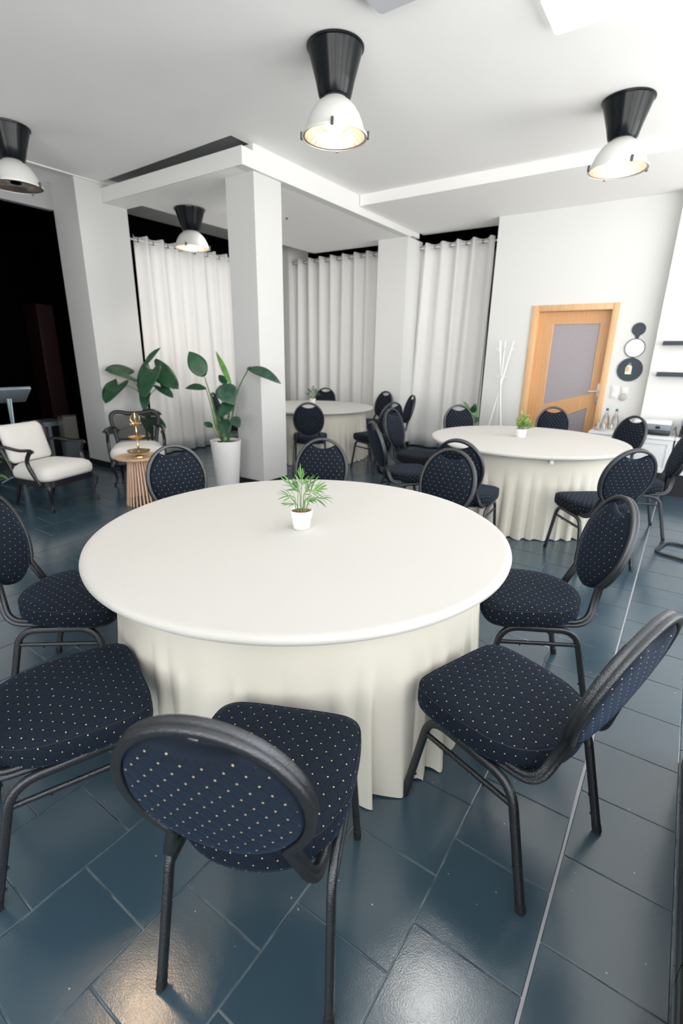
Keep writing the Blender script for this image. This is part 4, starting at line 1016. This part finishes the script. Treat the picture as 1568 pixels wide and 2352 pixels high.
# brass cake stand
cs = thing('cake_stand', 'three tiered brass cake stand with a ring handle on the slatted side table', 'cake stand', (ST.x + 0.012, ST.y + 0.01, 0.4925))
def dish(r, z, m): MB().lathe([(0.006, z), (r * 0.55, z), (r * 0.9, z + 0.006), (r, z + 0.022), (r - 0.004, z + 0.022), (r * 0.88, z + 0.010), (0.006, z + 0.004)], 36).build('tier_plate', M[m], cs)
dish(0.112, 0.045, 'darkbrass'); dish(0.088, 0.185, 'brass'); dish(0.064, 0.315, 'brass')
MB().lathe([(0.0, 0.0), (0.05, 0.0), (0.048, 0.008), (0.018, 0.02), (0.009, 0.045), (0.008, 0.1), (0.011, 0.11), (0.008, 0.12), (0.008, 0.24), (0.011, 0.25), (0.008, 0.26), (0.008, 0.36), (0.012, 0.375), (0.006, 0.42), (0.003, 0.445), (0.0, 0.446)], 20).build('centre_post', M['brass'], cs)
MB().tube([(0.05 * math.cos(k * PI / 16) * 0.8, 0.05 * math.cos(k * PI / 16) * 0.5, 0.385 + 0.045 * math.sin(k * PI / 16)) for k in range(32)], 0.0045, n=6, closed=True).build('ring_handle', M['brass'], cs)

# ------------------------------------------------------------------ things in the black room
mu = thing('music_stand', 'grey metal stand with angled tray at the left edge, before the black room', 'stand', (-6.35, 2.50, 0))
MB().tube([(0, 0, 0.03), (0, 0, 0.98)], 0.016, n=8).build('pole', M['greymetal'], mu)
MB().tube([(0.04, -0.02, 0.45), (0.02, 0.02, 0.98)], 0.010, n=6).build('strut', M['greymetal'], mu)
q = MB().box(-0.02, 0.02, -0.24, 0.24, -0.13, 0.13, 0.01); q.move(Matrix.Translation((0.0, -0.02, 1.02)) @ Matrix.Rotation(0.9, 4, 'Y')); q.build('tray', M['greymetal'], mu)
for k in range(3):
    a = k * 2.094; MB().tube([(0, 0, 0.12), (0.22 * math.cos(a), 0.22 * math.sin(a), 0.01)], 0.009, n=6).build('leg', M['greymetal'], mu)
ca = thing('glass_cabinet', 'white framed low cabinet with dark panes just inside the black room', 'cabinet', (-7.25, 3.12, 0))
cf = MB()
for (a, b_, z0, z1) in ((-0.02, 0.40, 0.50, 0.56), (-0.02, 0.40, 0.0, 0.05), (-0.02, 0.03, 0.05, 0.50), (0.16, 0.20, 0.05, 0.50), (0.36, 0.40, 0.05, 0.50)): cf.box(-0.02, 0.02, a, b_, z0, z1)
cf.box(-0.35, -0.02, -0.02, 0.40, 0.50, 0.56)
cf.build('frame', M['greymetal'], ca, smooth=False)
MB().box(-0.35, -0.015, 0.0, 0.38, 0.05, 0.5).build('body', M['blackplastic'], ca, smooth=False)
MB().lathe([(0.0, -0.02), (0.02, 0), (0.0, 0.02)], 8, c=(0.0, 0.10, 0.25)).build('knob', M['leaflight'], ca)
la = thing('lantern', 'tall glass lantern with dried stalks beside the left pier in the dark doorway', 'lantern', (-6.92, 3.40, 0))
MB().box(-0.08, 0.08, -0.10, 0.10, 0.0, 0.03, 0.004).build('base', M['blackplastic'], la)
MB().box(-0.08, 0.08, -0.10, 0.10, 0.66, 0.68, 0.004).build('lid', M['blackplastic'], la)
MB().box(-0.09, 0.09, -0.105, 0.105, 0.33, 0.35, 0.004).build('mid_band', M['blackplastic'], la)
MB().box(-0.07, 0.07, -0.09, 0.09, 0.351, 0.659).build('upper_glass', mat('smoked_glass', (0.10, 0.095, 0.08), 0.1), la, smooth=False)
MB().box(-0.07, 0.07, -0.09, 0.09, 0.031, 0.329).build('lower_glass', mat('grey_glass', (0.09, 0.10, 0.11), 0.1), la, smooth=False)
rd = thing('cupboard', 'dark red cupboard standing deep in the black room', 'cupboard', (-8.2, 3.74, 0))
MB().box(-0.2, 0.2, 0.0, 0.24, 0.0, 2.15, 0.004, 1).build('body', M['darkred'], rd)
MB().box(0.2, 0.215, 0.01, 0.23, 1.3, 2.10, 0.003, 1).build('door', M['darkred'], rd)
bl_ = MB().lathe([(0.0, 0.0), (0.06, 0.004), (0.075, 0.03), (0.0, 0.05)], 12).build('bag_base', M['denim']) if False else None

# bag leaning in the lower right corner
bg = thing('canvas_bag', 'dark grey blue canvas bag slumped against the parapet in the lower right corner', 'bag', (0.205, 0.87, 0))
V = []; F = []; n = 28
rings = [(0.066, 0.095, 0.002), (0.072, 0.105, 0.04), (0.068, 0.10, 0.12), (0.058, 0.09, 0.20), (0.045, 0.08, 0.26), (0.030, 0.07, 0.285)]
for j, (a, b_, z) in enumerate(rings):
    a *= 0.7; b_ *= 0.8; z = 0.002 + z * 0.6
    for i in range(n):
        an = 2 * PI * i / n; wv = 1 + 0.05 * math.sin(5 * an + j)
        V.append((a * wv * math.cos(an), b_ * wv * math.sin(an), z))
for j in range(len(rings) - 1): F += [(j * n + i, j * n + (i + 1) % n, (j + 1) * n + (i + 1) % n, (j + 1) * n + i) for i in range(n)]
F += [tuple(reversed(range(n))), tuple((len(rings) - 1) * n + i for i in range(n))]
MB().add(V, F).build('body', M['denim'], bg, ang=80)
MB().tube(crom([(0.0, -0.03, 0.165), (0.01, -0.03, 0.21), (0.01, 0.03, 0.21), (0.0, 0.03, 0.165)], 6), 0.006, 0.010, n=6).build('handle', M['denim'], bg)
